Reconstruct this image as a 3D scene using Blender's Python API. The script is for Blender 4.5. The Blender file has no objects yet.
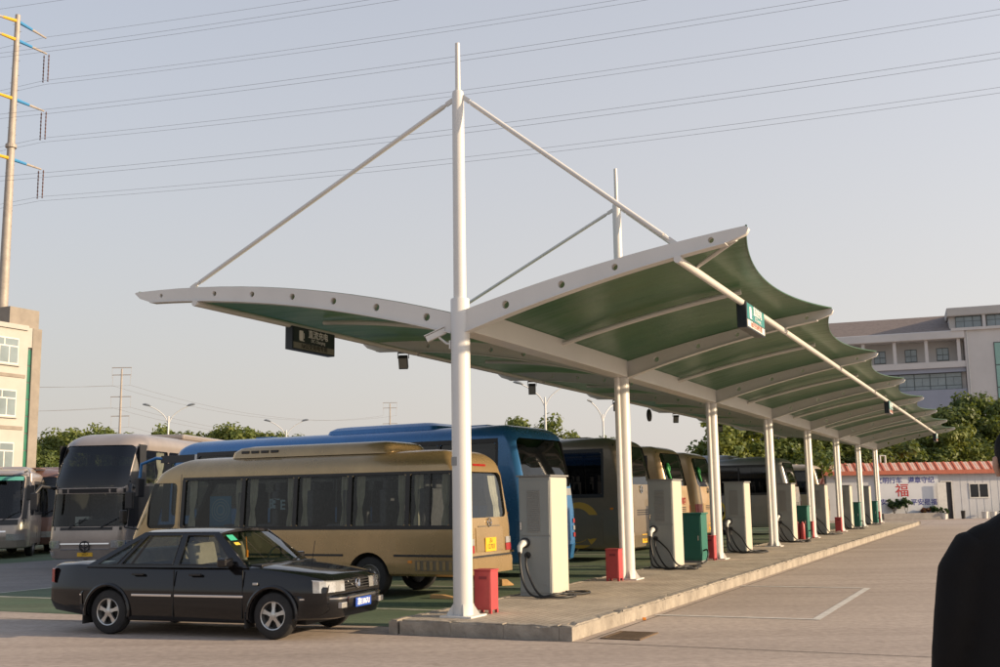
import bpy, bmesh, math, random
from math import sin, cos, pi, radians, sqrt, atan2
from mathutils import Vector, Matrix
random.seed(7)
scene = bpy.context.scene
COL = scene.collection

# ------------------------------------------------------------------ camera
CAM_H = 1.75
PITCH, ROLL = 0.149496777, 0.0158230
cam_d = bpy.data.cameras.new('camera')
cam_d.lens = 39.6; cam_d.sensor_width = 36.0; cam_d.sensor_fit = 'HORIZONTAL'
cam_d.clip_start = 0.1; cam_d.clip_end = 3000
cam = bpy.data.objects.new('camera', cam_d); COL.objects.link(cam)
_F = Vector((0, cos(PITCH), sin(PITCH))); _U0 = Vector((0, -sin(PITCH), cos(PITCH))); _R0 = Vector((1, 0, 0))
_R = _R0*cos(ROLL) - _U0*sin(ROLL); _U = _R0*sin(ROLL) + _U0*cos(ROLL)
_m = Matrix((_R, _U, -_F)).transposed().to_4x4(); _m.translation = Vector((0, 0, CAM_H))
cam.matrix_world = _m
scene.camera = cam

# ------------------------------------------------------------------ light
SUN_EL = radians(16.5)
SUN_AZ = radians(-13.0)            # direction towards the sun, measured from +X
S_DIR = Vector((cos(SUN_AZ)*cos(SUN_EL), sin(SUN_AZ)*cos(SUN_EL), sin(SUN_EL)))
world = bpy.data.worlds.new('World'); scene.world = world; world.use_nodes = True
wn = world.node_tree.nodes; wl = world.node_tree.links
for n_ in list(wn): wn.remove(n_)
sky = wn.new('ShaderNodeTexSky'); sky.sky_type = 'NISHITA'; sky.sun_disc = False
sky.sun_elevation = SUN_EL; sky.sun_rotation = pi/2 - SUN_AZ
sky.altitude = 0; sky.air_density = 1.0; sky.dust_density = 2.0; sky.ozone_density = 1.3
bg = wn.new('ShaderNodeBackground'); bg.inputs['Strength'].default_value = 0.15
wo = wn.new('ShaderNodeOutputWorld')
# hazy air: the clear sky is veiled by pale haze, thicker towards the horizon
wtc = wn.new('ShaderNodeTexCoord'); wsx = wn.new('ShaderNodeSeparateXYZ'); wl.new(wtc.outputs['Generated'], wsx.inputs[0])
wmr = wn.new('ShaderNodeValToRGB'); cr = wmr.color_ramp
for pos, val in ((0.0,.96),(.20,.66),(.40,.12),(1.0,.10)):
    e = cr.elements[0] if pos == 0 else (cr.elements[1] if pos == 1.0 else cr.elements.new(pos))
    e.position = pos; e.color = (val,val,val,1)
wl.new(wsx.outputs['Z'], wmr.inputs[0])
# haze scatters forward: it is brighter towards the sun
wdt = wn.new('ShaderNodeVectorMath'); wdt.operation = 'DOT_PRODUCT'; wdt.inputs[1].default_value = S_DIR; wl.new(wtc.outputs['Generated'], wdt.inputs[0])
whb = wn.new('ShaderNodeMapRange'); whb.inputs['From Min'].default_value = -1; whb.inputs['From Max'].default_value = 1; whb.inputs['To Min'].default_value = .84; whb.inputs['To Max'].default_value = 1.5
wl.new(wdt.outputs['Value'], whb.inputs['Value'])
whc = wn.new('ShaderNodeVectorMath'); whc.operation = 'SCALE'; whc.inputs[0].default_value = (2.16, 1.99, 1.88); wl.new(whb.outputs[0], whc.inputs['Scale'])
wmx = wn.new('ShaderNodeMix'); wmx.data_type = 'RGBA'; wl.new(wmr.outputs[0], wmx.inputs[0]); wl.new(sky.outputs[0], wmx.inputs[6]); wl.new(whc.outputs[0], wmx.inputs[7])
wl.new(wmx.outputs[2], bg.inputs['Color']); wl.new(bg.outputs[0], wo.inputs['Surface'])
sun_d = bpy.data.lights.new('sun', 'SUN'); sun_d.energy = 3.7; sun_d.angle = radians(1.0); sun_d.color = (1.0, 0.76, 0.50)
sun = bpy.data.objects.new('sun', sun_d); COL.objects.link(sun)
sun.rotation_euler = S_DIR.to_track_quat('Z', 'Y').to_euler()
sun.location = (40, -10, 40)
scene.view_settings.view_transform = 'Standard'; scene.view_settings.look = 'None'
scene.view_settings.exposure = 0.9; scene.view_settings.gamma = 1.0
scene.view_settings.use_curve_mapping = False
scene.render.engine = 'CYCLES'
scene.cycles.use_denoising = True
scene.cycles.max_bounces = 8; scene.cycles.transparent_max_bounces = 16

# ------------------------------------------------------------------ helpers
def tag(o, label=None, cat=None, group=None, kind=None):
    if label: o['label'] = label
    if cat: o['category'] = cat
    if group: o['group'] = group
    if kind: o['kind'] = kind
    return o

def empty(name, loc=(0, 0, 0), rz=0.0, label=None, cat=None, group=None):
    o = bpy.data.objects.new(name, None); COL.objects.link(o)
    o.location = loc; o.rotation_euler = (0, 0, rz); o.empty_display_size = 0.2
    return tag(o, label, cat, group)

def link(name, me, parent=None, loc=None, rot=None):
    o = bpy.data.objects.new(name, me); COL.objects.link(o)
    if parent: o.parent = parent
    if loc: o.location = loc
    if rot: o.rotation_euler = rot
    return o

def copy_tree(o, parent=None):
    c = o.copy(); COL.objects.link(c)
    if parent: c.parent = parent
    for ch in [q for q in bpy.data.objects if q.parent == o]:
        copy_tree(ch, c)
    return c

class MB:
    def __init__(s): s.v = []; s.f = []; s.m = []
    def add(s, vs, fs, mat=0):
        b = len(s.v); s.v += [tuple(q) for q in vs]
        for f in fs: s.f.append([b+i for i in f]); s.m.append(mat)
        return s
    def box(s, x0, x1, y0, y1, z0, z1, mat=0):
        vs = [(x0,y0,z0),(x1,y0,z0),(x1,y1,z0),(x0,y1,z0),(x0,y0,z1),(x1,y0,z1),(x1,y1,z1),(x0,y1,z1)]
        return s.add(vs, [(0,3,2,1),(4,5,6,7),(0,1,5,4),(1,2,6,5),(2,3,7,6),(3,0,4,7)], mat)
    def obox(s, c, ax, ay, az, mat=0):           # box from centre and three half-axis vectors
        c = Vector(c); ax = Vector(ax); ay = Vector(ay); az = Vector(az); vs = []
        for k in (-1, 1):
            for a, b in ((-1,-1),(1,-1),(1,1),(-1,1)): vs.append(c+ax*a+ay*b+az*k)
        return s.add(vs, [(0,3,2,1),(4,5,6,7),(0,1,5,4),(1,2,6,5),(2,3,7,6),(3,0,4,7)], mat)
    def beam(s, p0, p1, w, h, mat=0, up=(0,0,1)):
        p0 = Vector(p0); p1 = Vector(p1); d = (p1-p0); L = d.length; d.normalize()
        u = Vector(up); r = d.cross(u)
        if r.length < 1e-4: u = Vector((1,0,0)); r = d.cross(u)
        r.normalize(); u = r.cross(d)
        return s.obox((p0+p1)/2, d*L/2, r*w/2, u*h/2, mat)
    def tube(s, pts, r, n=10, mat=0, cap=True, closed=False):
        pts = [Vector(p) for p in pts]; K = len(pts)
        rs = r if isinstance(r, (list, tuple)) else [r]*K
        b = len(s.v); prev = None
        for i, p in enumerate(pts):
            if closed: d = pts[(i+1)%K]-pts[i-1]
            else: d = pts[min(i+1,K-1)]-pts[max(i-1,0)]
            d.normalize()
            if prev is None:
                a = Vector((0,0,1)) if abs(d.z) < .9 else Vector((1,0,0))
                u = d.cross(a).normalized()
            else:
                u = (prev - d*prev.dot(d))
                if u.length < 1e-6: u = d.orthogonal()
                u.normalize()
            prev = u; w = d.cross(u)
            for j in range(n):
                t = 2*pi*j/n; q = p+(u*cos(t)+w*sin(t))*rs[i]; s.v.append(tuple(q))
        for i in range(K if closed else K-1):
            i2 = (i+1) % K
            for j in range(n):
                k = (j+1) % n
                s.f.append([b+i*n+j, b+i*n+k, b+i2*n+k, b+i2*n+j]); s.m.append(mat)
        if cap and not closed:
            s.f.append([b+j for j in range(n)][::-1]); s.m.append(mat)
            s.f.append([b+(K-1)*n+j for j in range(n)]); s.m.append(mat)
        return s
    def cyl(s, p0, p1, r0, r1=None, n=16, mat=0, cap=True):
        return s.tube([p0, p1], [r0, r0 if r1 is None else r1], n, mat, cap)
    def lathe(s, prof, axis='y', n=24, c=(0,0,0), mat=0, cap=True):   # prof [(a, r)] along axis
        b = len(s.v)
        for a, r in prof:
            for j in range(n):
                t = 2*pi*j/n
                if axis == 'y': q = (c[0]+r*cos(t), c[1]+a, c[2]+r*sin(t))
                elif axis == 'z': q = (c[0]+r*cos(t), c[1]+r*sin(t), c[2]+a)
                else: q = (c[0]+a, c[1]+r*cos(t), c[2]+r*sin(t))
                s.v.append(q)
        for i in range(len(prof)-1):
            for j in range(n):
                k = (j+1) % n; s.f.append([b+i*n+j, b+i*n+k, b+(i+1)*n+k, b+(i+1)*n+j]); s.m.append(mat)
        if cap:
            s.f.append([b+j for j in range(n)]); s.m.append(mat)
            s.f.append([b+(len(prof)-1)*n+j for j in range(n)]); s.m.append(mat)
        return s
    def prism(s, poly, axis, a0, a1, mat=0):      # poly 2d; axis 'x': (y,z); 'y': (x,z); 'z': (x,y)
        b = len(s.v); n = len(poly)
        for a in (a0, a1):
            for p, q in poly:
                s.v.append({'x': (a,p,q), 'y': (p,a,q), 'z': (p,q,a)}[axis])
        s.f.append([b+i for i in range(n)][::-1]); s.m.append(mat)
        s.f.append([b+n+i for i in range(n)]); s.m.append(mat)
        for i in range(n):
            k = (i+1) % n; s.f.append([b+i, b+k, b+n+k, b+n+i]); s.m.append(mat)
        return s
    def grid(s, fn, nu, nv, mat=0):
        b = len(s.v)
        for i in range(nu+1):
            for j in range(nv+1): s.v.append(tuple(fn(i/nu, j/nv)))
        for i in range(nu):
            for j in range(nv):
                a = b+i*(nv+1)+j; s.f.append([a, a+1, a+nv+2, a+nv+1]); s.m.append(mat)
        return s
    def mesh(s, name, mats, smooth=None, bevel=0.0, recalc=True, segs=2):
        me = bpy.data.meshes.new(name)
        me.from_pydata(s.v, [], s.f)
        if not isinstance(mats, (list, tuple)): mats = [mats]
        for m in mats: me.materials.append(m)
        if len(mats) > 1: me.polygons.foreach_set('material_index', s.m)
        if bevel > 0 or recalc:
            bm = bmesh.new(); bm.from_mesh(me)
            if recalc: bmesh.ops.recalc_face_normals(bm, faces=bm.faces)
            if bevel > 0:
                ed = [e for e in bm.edges if len(e.link_faces) == 2 and e.calc_face_angle(0) > .6]
                bmesh.ops.bevel(bm, geom=ed, offset=bevel, segments=segs, profile=.5, affect='EDGES', clamp_overlap=True)
            bm.to_mesh(me); bm.free()
        if smooth is not None:
            me.polygons.foreach_set('use_smooth', [True]*len(me.polygons))
            me.set_sharp_from_angle(angle=radians(smooth))
        me.update()
        return me
    def build(s, name, mats, parent=None, smooth=None, bevel=0.0, recalc=True, loc=None, rot=None):
        return link(name, s.mesh(name, mats, smooth, bevel, recalc), parent, loc, rot)

def rrect(x0, x1, z0, z1, r, n=4):
    out = []
    for cx, cz, a in ((x1-r, z0+r, -90), (x1-r, z1-r, 0), (x0+r, z1-r, 90), (x0+r, z0+r, 180)):
        for k in range(n+1):
            t = radians(a+90*k/n); out.append((cx+r*cos(t), cz+r*sin(t)))
    return out

def plate(name, outer, holes, thick):
    """flat plate in XY with real holes, extruded +-thick/2 in Z -> mesh"""
    cu = bpy.data.curves.new(name, 'CURVE'); cu.dimensions = '2D'; cu.fill_mode = 'BOTH'; cu.extrude = thick/2
    for pl in [outer]+holes:
        sp = cu.splines.new('POLY'); sp.points.add(len(pl)-1); sp.use_cyclic_u = True
        for i, (x, y) in enumerate(pl): sp.points[i].co = (x, y, 0, 1)
    o = bpy.data.objects.new(name, cu); COL.objects.link(o)
    bpy.context.view_layer.update()
    me = bpy.data.meshes.new_from_object(o.evaluated_get(bpy.context.evaluated_depsgraph_get()))
    bpy.data.objects.remove(o); bpy.data.curves.remove(cu)
    me.name = name
    bm = bmesh.new(); bm.from_mesh(me); bmesh.ops.remove_doubles(bm, verts=bm.verts, dist=1e-5)
    bmesh.ops.recalc_face_normals(bm, faces=bm.faces); bm.to_mesh(me); bm.free()
    return me

def text(name, body, size, m, parent, loc, rot, depth=.004, align='CENTER', sx=1.0, bold=0.0):
    cu = bpy.data.curves.new(name, 'FONT'); cu.body = body; cu.size = size; cu.align_x = align; cu.align_y = 'CENTER'
    cu.extrude = depth/2; cu.offset = bold; cu.resolution_u = 3
    o = bpy.data.objects.new(name, cu); COL.objects.link(o); bpy.context.view_layer.update()
    me = bpy.data.meshes.new_from_object(o.evaluated_get(bpy.context.evaluated_depsgraph_get()))
    bpy.data.objects.remove(o); bpy.data.curves.remove(cu)
    me.materials.clear(); me.materials.append(m)
    t = link(name, me, parent, loc, rot); t.scale = (sx, 1, 1)
    return t

def boolean(me, cutters, name):
    """difference of mesh and a list of cutter meshes, exact solver"""
    o = bpy.data.objects.new('b', me); COL.objects.link(o); tmp = []
    for c in cutters:
        q = bpy.data.objects.new('c', c); COL.objects.link(q); tmp.append(q)
        md = o.modifiers.new('b', 'BOOLEAN'); md.object = q; md.operation = 'DIFFERENCE'; md.solver = 'EXACT'
        md.material_mode = 'TRANSFER'
    bpy.context.view_layer.update()
    out = bpy.data.meshes.new_from_object(o.evaluated_get(bpy.context.evaluated_depsgraph_get()))
    for q in tmp+[o]: bpy.data.objects.remove(q)
    out.name = name
    return out

# ------------------------------------------------------------------ materials
def mat(name, col, rough=.6, metal=0.0, var=0.0, scale=3.0, bump=0.0, bscale=40.0, coat=0.0, col2=None, fac=(.42,.62), stretch=None, spec=None):
    m = bpy.data.materials.new(name); m.use_nodes = True; nt = m.node_tree; N = nt.nodes; Lk = nt.links
    p = N['Principled BSDF']
    p.inputs['Base Color'].default_value = (*col, 1); p.inputs['Roughness'].default_value = rough
    p.inputs['Metallic'].default_value = metal; p.inputs['Coat Weight'].default_value = coat
    if spec is not None: p.inputs['Specular IOR Level'].default_value = spec
    if var > 0 or col2 or bump > 0:
        tc = N.new('ShaderNodeTexCoord'); mp = N.new('ShaderNodeMapping'); Lk.new(tc.outputs['Object'], mp.inputs['Vector'])
        if stretch: mp.inputs['Scale'].default_value = stretch
    if var > 0 or col2:
        nz = N.new('ShaderNodeTexNoise'); nz.inputs['Scale'].default_value = scale; nz.inputs['Detail'].default_value = 7; nz.inputs['Roughness'].default_value = .62
        Lk.new(mp.outputs[0], nz.inputs['Vector'])
        rp = N.new('ShaderNodeValToRGB'); rp.color_ramp.elements[0].position = fac[0]-.12; rp.color_ramp.elements[1].position = fac[1]+.12
        c2 = col2 or tuple(max(0, c*(1-var)) for c in col); c1 = col if col2 else tuple(min(1, c*(1+var*.6)) for c in col)
        rp.color_ramp.elements[0].color = (*c2, 1); rp.color_ramp.elements[1].color = (*c1, 1)
        Lk.new(nz.outputs[0], rp.inputs[0]); Lk.new(rp.outputs[0], p.inputs['Base Color'])
        mr = N.new('ShaderNodeMapRange'); mr.inputs['To Min'].default_value = min(1, rough+.12); mr.inputs['To Max'].default_value = max(.03, rough-.08)
        Lk.new(nz.outputs[0], mr.inputs[0]); Lk.new(mr.outputs[0], p.inputs['Roughness'])
    if bump > 0:
        nb = N.new('ShaderNodeTexNoise'); nb.inputs['Scale'].default_value = bscale; nb.inputs['Detail'].default_value = 5
        Lk.new(mp.outputs[0], nb.inputs['Vector'])
        bp = N.new('ShaderNodeBump'); bp.inputs['Strength'].default_value = bump; bp.inputs['Distance'].default_value = .02
        Lk.new(nb.outputs[0], bp.inputs['Height']); Lk.new(bp.outputs[0], p.inputs['Normal'])
    return m

def glass_mat(name, tint, ior=1.5, dirt=0.0):
    m = bpy.data.materials.new(name); m.use_nodes = True; nt = m.node_tree; N = nt.nodes; Lk = nt.links
    for q in list(N): N.remove(q)
    out = N.new('ShaderNodeOutputMaterial'); tr = N.new('ShaderNodeBsdfTransparent'); gl = N.new('ShaderNodeBsdfGlossy')
    tr.inputs[0].default_value = (*tint, 1); gl.inputs['Roughness'].default_value = .03; gl.inputs['Color'].default_value = (.95, .97, 1, 1)
    fr = N.new('ShaderNodeFresnel'); ge = N.new('ShaderNodeNewGeometry'); im = N.new('ShaderNodeMapRange')
    im.inputs['To Min'].default_value = ior; im.inputs['To Max'].default_value = 1/ior   # same reflectance from both sides of the sheet
    Lk.new(ge.outputs['Backfacing'], im.inputs['Value']); Lk.new(im.outputs[0], fr.inputs['IOR'])
    mx = N.new('ShaderNodeMixShader'); Lk.new(fr.outputs[0], mx.inputs[0]); Lk.new(tr.outputs[0], mx.inputs[1]); Lk.new(gl.outputs[0], mx.inputs[2])
    last = mx
    if dirt > 0:
        df = N.new('ShaderNodeBsdfDiffuse'); df.inputs[0].default_value = (.35, .33, .30, 1)
        m2 = N.new('ShaderNodeMixShader'); nz = N.new('ShaderNodeTexNoise'); nz.inputs['Scale'].default_value = 3
        ml = N.new('ShaderNodeMath'); ml.operation = 'MULTIPLY'; ml.inputs[1].default_value = dirt*2
        Lk.new(nz.outputs[0], ml.inputs[0]); Lk.new(ml.outputs[0], m2.inputs[0]); Lk.new(mx.outputs[0], m2.inputs[1]); Lk.new(df.outputs[0], m2.inputs[2]); last = m2
    Lk.new(last.outputs[0], out.inputs['Surface'])
    return m

M = {}
M['white_paint'] = mat('white_paint', (.64,.625,.595), .34, var=.07, scale=.8)
M['white_trim'] = mat('white_trim', (.62,.61,.58), .5, var=.12, scale=4)
M['black_rubber'] = mat('black_rubber', (.018,.018,.019), .75, var=.3, scale=8)
M['cable'] = mat('cable', (.012,.012,.013), .45)
M['black_plastic'] = mat('black_plastic', (.02,.02,.022), .45)
M['steel'] = mat('steel', (.55,.54,.52), .35, metal=1.0, var=.2, scale=10)
M['chrome'] = mat('chrome', (.75,.75,.76), .12, metal=1.0)
M['red_lens'] = mat('red_lens', (.30,.012,.010), .18, coat=.6)
M['amber_lens'] = mat('amber_lens', (.75,.25,.02), .2, coat=.5)
M['clear_lens'] = mat('clear_lens', (.50,.50,.49), .1, metal=.5, coat=1.0, var=.25, scale=30)
M['yellow_plate'] = mat('yellow_plate', (.72,.42,.02), .45)
M['ink'] = mat('ink', (.01,.01,.01), .6)
M['white_ink'] = mat('white_ink', (.8,.8,.8), .55)
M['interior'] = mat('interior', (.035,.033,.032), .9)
M['curtain'] = mat('curtain', (.60,.56,.47), .9, var=.2, scale=6)
M['seat_cloth'] = mat('seat_cloth', (.12,.12,.14), .9, var=.3, scale=12)
M['glass'] = glass_mat('glass', (.62,.66,.66), 1.6)
M['glass_dark'] = glass_mat('glass_dark', (.16,.17,.18), 1.55)
M['glass_mid'] = glass_mat('glass_mid', (.50,.54,.53), 1.46)
M['concrete_kerb'] = mat('concrete_kerb', (.36,.32,.265), .85, col2=(.20,.175,.145), scale=3.5, bump=.8, bscale=14)
M['leaf'] = None
# ------------------------------------------------------------------ site frame: u along the canopy, v to its right
AX = 0.435762076
OX, OY = -0.560895660, 15.3954536
SP = 7.04816441                      # column spacing
DU = Vector((sin(AX), cos(AX))); DV = Vector((cos(AX), -sin(AX)))
SITE_RZ = pi/2 - AX                  # local x = u, local y = -v
def G(u, v, z=0.0):
    return (OX+u*DU.x+v*DV.x, OY+u*DU.y+v*DV.y, z)
NCOL = 8
PZ = 0.19

def ground_mat(name, c1, c2, streak=.5, rough=.8, green=None):
    m = bpy.data.materials.new(name); m.use_nodes = True; nt = m.node_tree; N = nt.nodes; Lk = nt.links
    p = N['Principled BSDF']; p.inputs['Roughness'].default_value = rough; p.inputs['Specular IOR Level'].default_value = .3
    tc = N.new('ShaderNodeTexCoord')
    def noise(scale, detail, st=(1,1,1), rz=0):
        mp = N.new('ShaderNodeMapping'); mp.inputs['Scale'].default_value = st; mp.inputs['Rotation'].default_value = (0,0,rz)
        Lk.new(tc.outputs['Object'], mp.inputs['Vector'])
        n = N.new('ShaderNodeTexNoise'); n.inputs['Scale'].default_value = scale; n.inputs['Detail'].default_value = detail
        n.inputs['Roughness'].default_value = .6; Lk.new(mp.outputs[0], n.inputs['Vector']); return n
    def ramp(src, a, b, ca, cb):
        r = N.new('ShaderNodeValToRGB'); r.color_ramp.elements[0].position = a; r.color_ramp.elements[1].position = b
        r.color_ramp.elements[0].color = (*ca,1); r.color_ramp.elements[1].color = (*cb,1); Lk.new(src.outputs[0], r.inputs[0]); return r
    def mul(a, b, f):
        x = N.new('ShaderNodeMix'); x.data_type = 'RGBA'; x.blend_type = 'MULTIPLY'; x.inputs[0].default_value = f
        Lk.new(a, x.inputs[6]); Lk.new(b, x.inputs[7]); return x.outputs[2]
    base = ramp(noise(.35, 6), .32, .68, c2, c1)
    fine = ramp(noise(9, 8), .25, .8, (.62,.62,.62), (1.15,1.15,1.15))
    c = mul(base.outputs[0], fine.outputs[0], .8)
    st1 = ramp(noise(.22, 5, (.12, 1.6, 1), radians(12)), .42, .58, (.66,.65,.64), (1,1,1))
    c = mul(c, st1.outputs[0], streak)
    st2 = ramp(noise(.8, 5, (.08, 2.2, 1), radians(-14)), .40, .52, (.70,.69,.68), (1,1,1))
    c = mul(c, st2.outputs[0], streak*.8)
    spots = ramp(noise(2.4, 3), .28, .36, (.55,.53,.5), (1,1,1))
    c = mul(c, spots.outputs[0], .45)
    oil = ramp(noise(.55, 4, (1,1,1), 1.1), .26, .36, (.62,.60,.58), (1,1,1)); c = mul(c, oil.outputs[0], .6)
    trk = ramp(noise(.5, 4, (.05, 3.2, 1), radians(65)), .38, .46, (.78,.77,.76), (1,1,1)); c = mul(c, trk.outputs[0], streak)
    Lk.new(c, p.inputs['Base Color'])
    nb = noise(60, 4); bp = N.new('ShaderNodeBump'); bp.inputs['Strength'].default_value = .35; bp.inputs['Distance'].default_value = .01
    Lk.new(nb.outputs[0], bp.inputs['Height']); Lk.new(bp.outputs[0], p.inputs['Normal'])
    return m

M['concrete'] = ground_mat('concrete', (.49,.41,.35), (.42,.35,.30), .30)
M['asphalt'] = ground_mat('asphalt', (.25,.235,.225), (.19,.18,.175), .3)
M['green_coat'] = ground_mat('green_coat', (.10,.165,.095), (.14,.165,.105), .6)
M['line_paint'] = mat('line_paint', (.62,.60,.56), .7, col2=(.40,.37,.33), scale=6, fac=(.35,.5))
M['line_faded'] = mat('line_faded', (.48,.47,.40), .7, col2=(.20,.22,.15), scale=3, fac=(.4,.55))
M['joint'] = mat('joint', (.10,.09,.08), .9, var=.4, scale=3)

def sheet(name, polys, z, m, kind='structure', uvspace=True, parent=None):
    b = MB()
    for pl in polys:
        vs = [(*G(u, v)[:2], z) if uvspace else (u, v, z) for u, v in pl]
        b.add(vs, [list(range(len(vs)))])
    o = b.build(name, m, parent)
    for pg in o.data.polygons:
        if pg.normal.z < 0: pg.flip()
    if kind and not parent: o['kind'] = kind
    return o

ground = sheet('ground', [[(-900,-300),(900,-300),(900,1500),(-900,1500)]], 0.0, M['concrete'], uvspace=False)
sheet('bus_parking_pavement', [[(.02,-12.2),(.02,-.78),(56,-.78),(56,-12.2)]], .004, M['green_coat'])
sheet('asphalt_lane', [[(.02,-21.9),(.02,-12.2),(70,-12.2),(70,-21.9)]], .004, M['asphalt'])
sheet('far_parking_pavement', [[(-2,-60),(-2,-21.9),(75,-21.9),(75,-60)]], .004, M['green_coat'])
def lines(name, segs, w, z, m, **k):
    pl = []
    for (u0,v0),(u1,v1) in segs:
        d = Vector((u1-u0, v1-v0)).normalized(); n = Vector((-d.y, d.x))*w/2
        pl.append([(u0+n.x,v0+n.y),(u1+n.x,v1+n.y),(u1-n.x,v1-n.y),(u0-n.x,v0-n.y)])
    return sheet(name, pl, z, m, **k)
mk = lines('parking_bay_marking', [((2.55,1.92),(2.62,4.20)),((2.55,4.26),(8.2,4.28)),((8.15,1.92),(8.2,4.20))], .12, .006, M['line_paint'])
lines('bus_bay_marking', [((k,-12.1),(k,-1.2)) for k in (2.2,6.6,13.5,19,25,32,40,47)]+[((0.1,-12.15),(56,-12.15))], .13, .009, M['line_faded'])
lines('pavement_joint', [((-.9,-30),(-.62,30)),((-5.0,-30),(-4.6,30)),((-.6,2.0),(60,2.05)),((-12,7.0),(60,7.0)),((11.5,2.1),(11.5,20)),((22,2.1),(22,20)),((34,2.1),(34,20))], .022, .004, M['joint'])

# drain grate: frame and bars
dg = empty('drain_grate', G(.03, 2.36, .002), SITE_RZ, 'rusty slotted drain grate beside the platform corner', 'drain')
M['rust'] = mat('rust', (.20,.13,.07), .85, col2=(.10,.065,.04), scale=20, bump=.3)
b = MB()
for a in (-.36,.36): b.box(a-.025,a+.025,-.26,.26,.0,.014)
for a in (-.235,.235): b.box(-.335,.335,a-.025,a+.025,.0,.0135)
b.build('frame', M['rust'], dg)
bar = MB().box(-.012,.012,-.21,.21,.0,.011).mesh('bar', M['rust'])
for k in range(13): link('bar', bar, dg, (-.3+.05*k, 0, 0))
MB().box(-.335,.335,-.21,.21,.0,.003).build('pit_shade', M['ink'], dg)  # flat black sheet painted in for the shade below the bars

# ------------------------------------------------------------------ charging platform with kerb stones
plat = empty('charging_platform', G(0,0,0), SITE_RZ, 'long raised concrete platform with worn kerb under the canopy', 'platform')
M['paving'] = None
def paving_mat():
    m = mat('paving', (.36,.33,.285), .85, bump=.3, bscale=30)
    nt = m.node_tree; N = nt.nodes; Lk = nt.links; p = N['Principled BSDF']
    tc = N.new('ShaderNodeTexCoord'); mp = N.new('ShaderNodeMapping'); Lk.new(tc.outputs['Object'], mp.inputs['Vector'])
    br = N.new('ShaderNodeTexBrick'); br.inputs['Scale'].default_value = 1.0; br.inputs['Brick Width'].default_value = .21; br.inputs['Row Height'].default_value = .105
    br.inputs['Mortar Size'].default_value = .008; br.inputs['Color1'].default_value = (.46,.40,.325,1); br.inputs['Color2'].default_value = (.38,.335,.275,1); br.inputs['Mortar'].default_value = (.22,.18,.14,1)
    br.inputs['Mortar Smooth'].default_value = .3
    Lk.new(mp.outputs[0], br.inputs['Vector'])
    nz = N.new('ShaderNodeTexNoise'); nz.inputs['Scale'].default_value = 1.3; nz.inputs['Detail'].default_value = 7; Lk.new(mp.outputs[0], nz.inputs['Vector'])
    rp = N.new('ShaderNodeValToRGB'); rp.color_ramp.elements[0].position = .3; rp.color_ramp.elements[1].position = .7
    rp.color_ramp.elements[0].color = (.6,.58,.55,1); rp.color_ramp.elements[1].color = (1.1,1.08,1.05,1); Lk.new(nz.outputs[0], rp.inputs[0])
    x = N.new('ShaderNodeMix'); x.data_type = 'RGBA'; x.blend_type = 'MULTIPLY'; x.inputs[0].default_value = .8
    Lk.new(br.outputs['Color'], x.inputs[6]); Lk.new(rp.outputs[0], x.inputs[7]); Lk.new(x.outputs[2], p.inputs['Base Color'])
    return m
M['paving'] = paving_mat()
PU0, PU1, PV0, PV1 = -.70, 53.0, -.76, 1.86
MB().prism([(PU0+.17,-PV1+.17),(PU1-.6,-PV1+.17),(PU1-.2,-PV1+.6),(PU1-.2,-PV0-.13),(PU0+.17,-PV0-.13)], 'z', .0, PZ-.012).build('paving_slab', M['paving'], plat)
def kerb_mesh(L, W, H, seed):
    r = random.Random(seed); bm = bmesh.new()
    bmesh.ops.create_cube(bm, size=1); bmesh.ops.scale(bm, vec=(L-.003, W, H), verts=bm.verts); bmesh.ops.translate(bm, vec=(L/2, 0, H/2), verts=bm.verts)
    bmesh.ops.bevel(bm, geom=[e for e in bm.edges if all(v.co.z > H*.9 for v in e.verts)], offset=.022, segments=2, affect='EDGES')
    bmesh.ops.subdivide_edges(bm, edges=[e for e in bm.edges if abs(e.verts[0].co.x-e.verts[1].co.x) > L*.6], cuts=int(L*7))
    for v in bm.verts:
        if .02 < v.co.x < L-.02 and v.co.z > .02:
            v.co += Vector((0, r.uniform(-.006,.006), r.uniform(-.007,.003)))
            if r.random() < .06: v.co.z -= .018
    bmesh.ops.recalc_face_normals(bm, faces=bm.faces)
    me = bpy.data.meshes.new('kerb_stone'); bm.to_mesh(me); bm.free(); me.materials.append(M['concrete_kerb']); return me
KM = [kerb_mesh(2.0, .17, PZ, i) for i in range(5)]
n_ = int((PU1-.6-PU0)/2.0)
for k in range(n_):
    link('kerb_stone', random.choice(KM), plat, (PU0+k*2.0, -PV1+.085, random.uniform(-.003,.002)), None)
    o = link('kerb_stone', random.choice(KM), plat, (PU0+k*2.0, -PV0-.065, -.004), None); o.scale = (1, .76, 1)
for (x0,y0,x1,y1) in ((PU1-.7,-PV1+.085,PU1-.28,-PV1+.3),(PU1-.28,-PV1+.3,PU1-.08,-PV1+.62),(PU1-.08,-PV1+.62,PU1-.08,-PV0)):
    L_ = sqrt((x1-x0)**2+(y1-y0)**2)
    o = link('kerb_stone', KM[0], plat, (x0,y0,-.002), (0,0,atan2(y1-y0,x1-x0))); o.scale = (L_/2,1,1)
EK = [kerb_mesh(.76, .17, PZ-.003, 20+i) for i in range(4)]
for k in range(3):
    link('kerb_stone', EK[k], plat, (PU0+.085, -PV1+.172+k*.76, 0), (0,0,pi/2))

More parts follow.
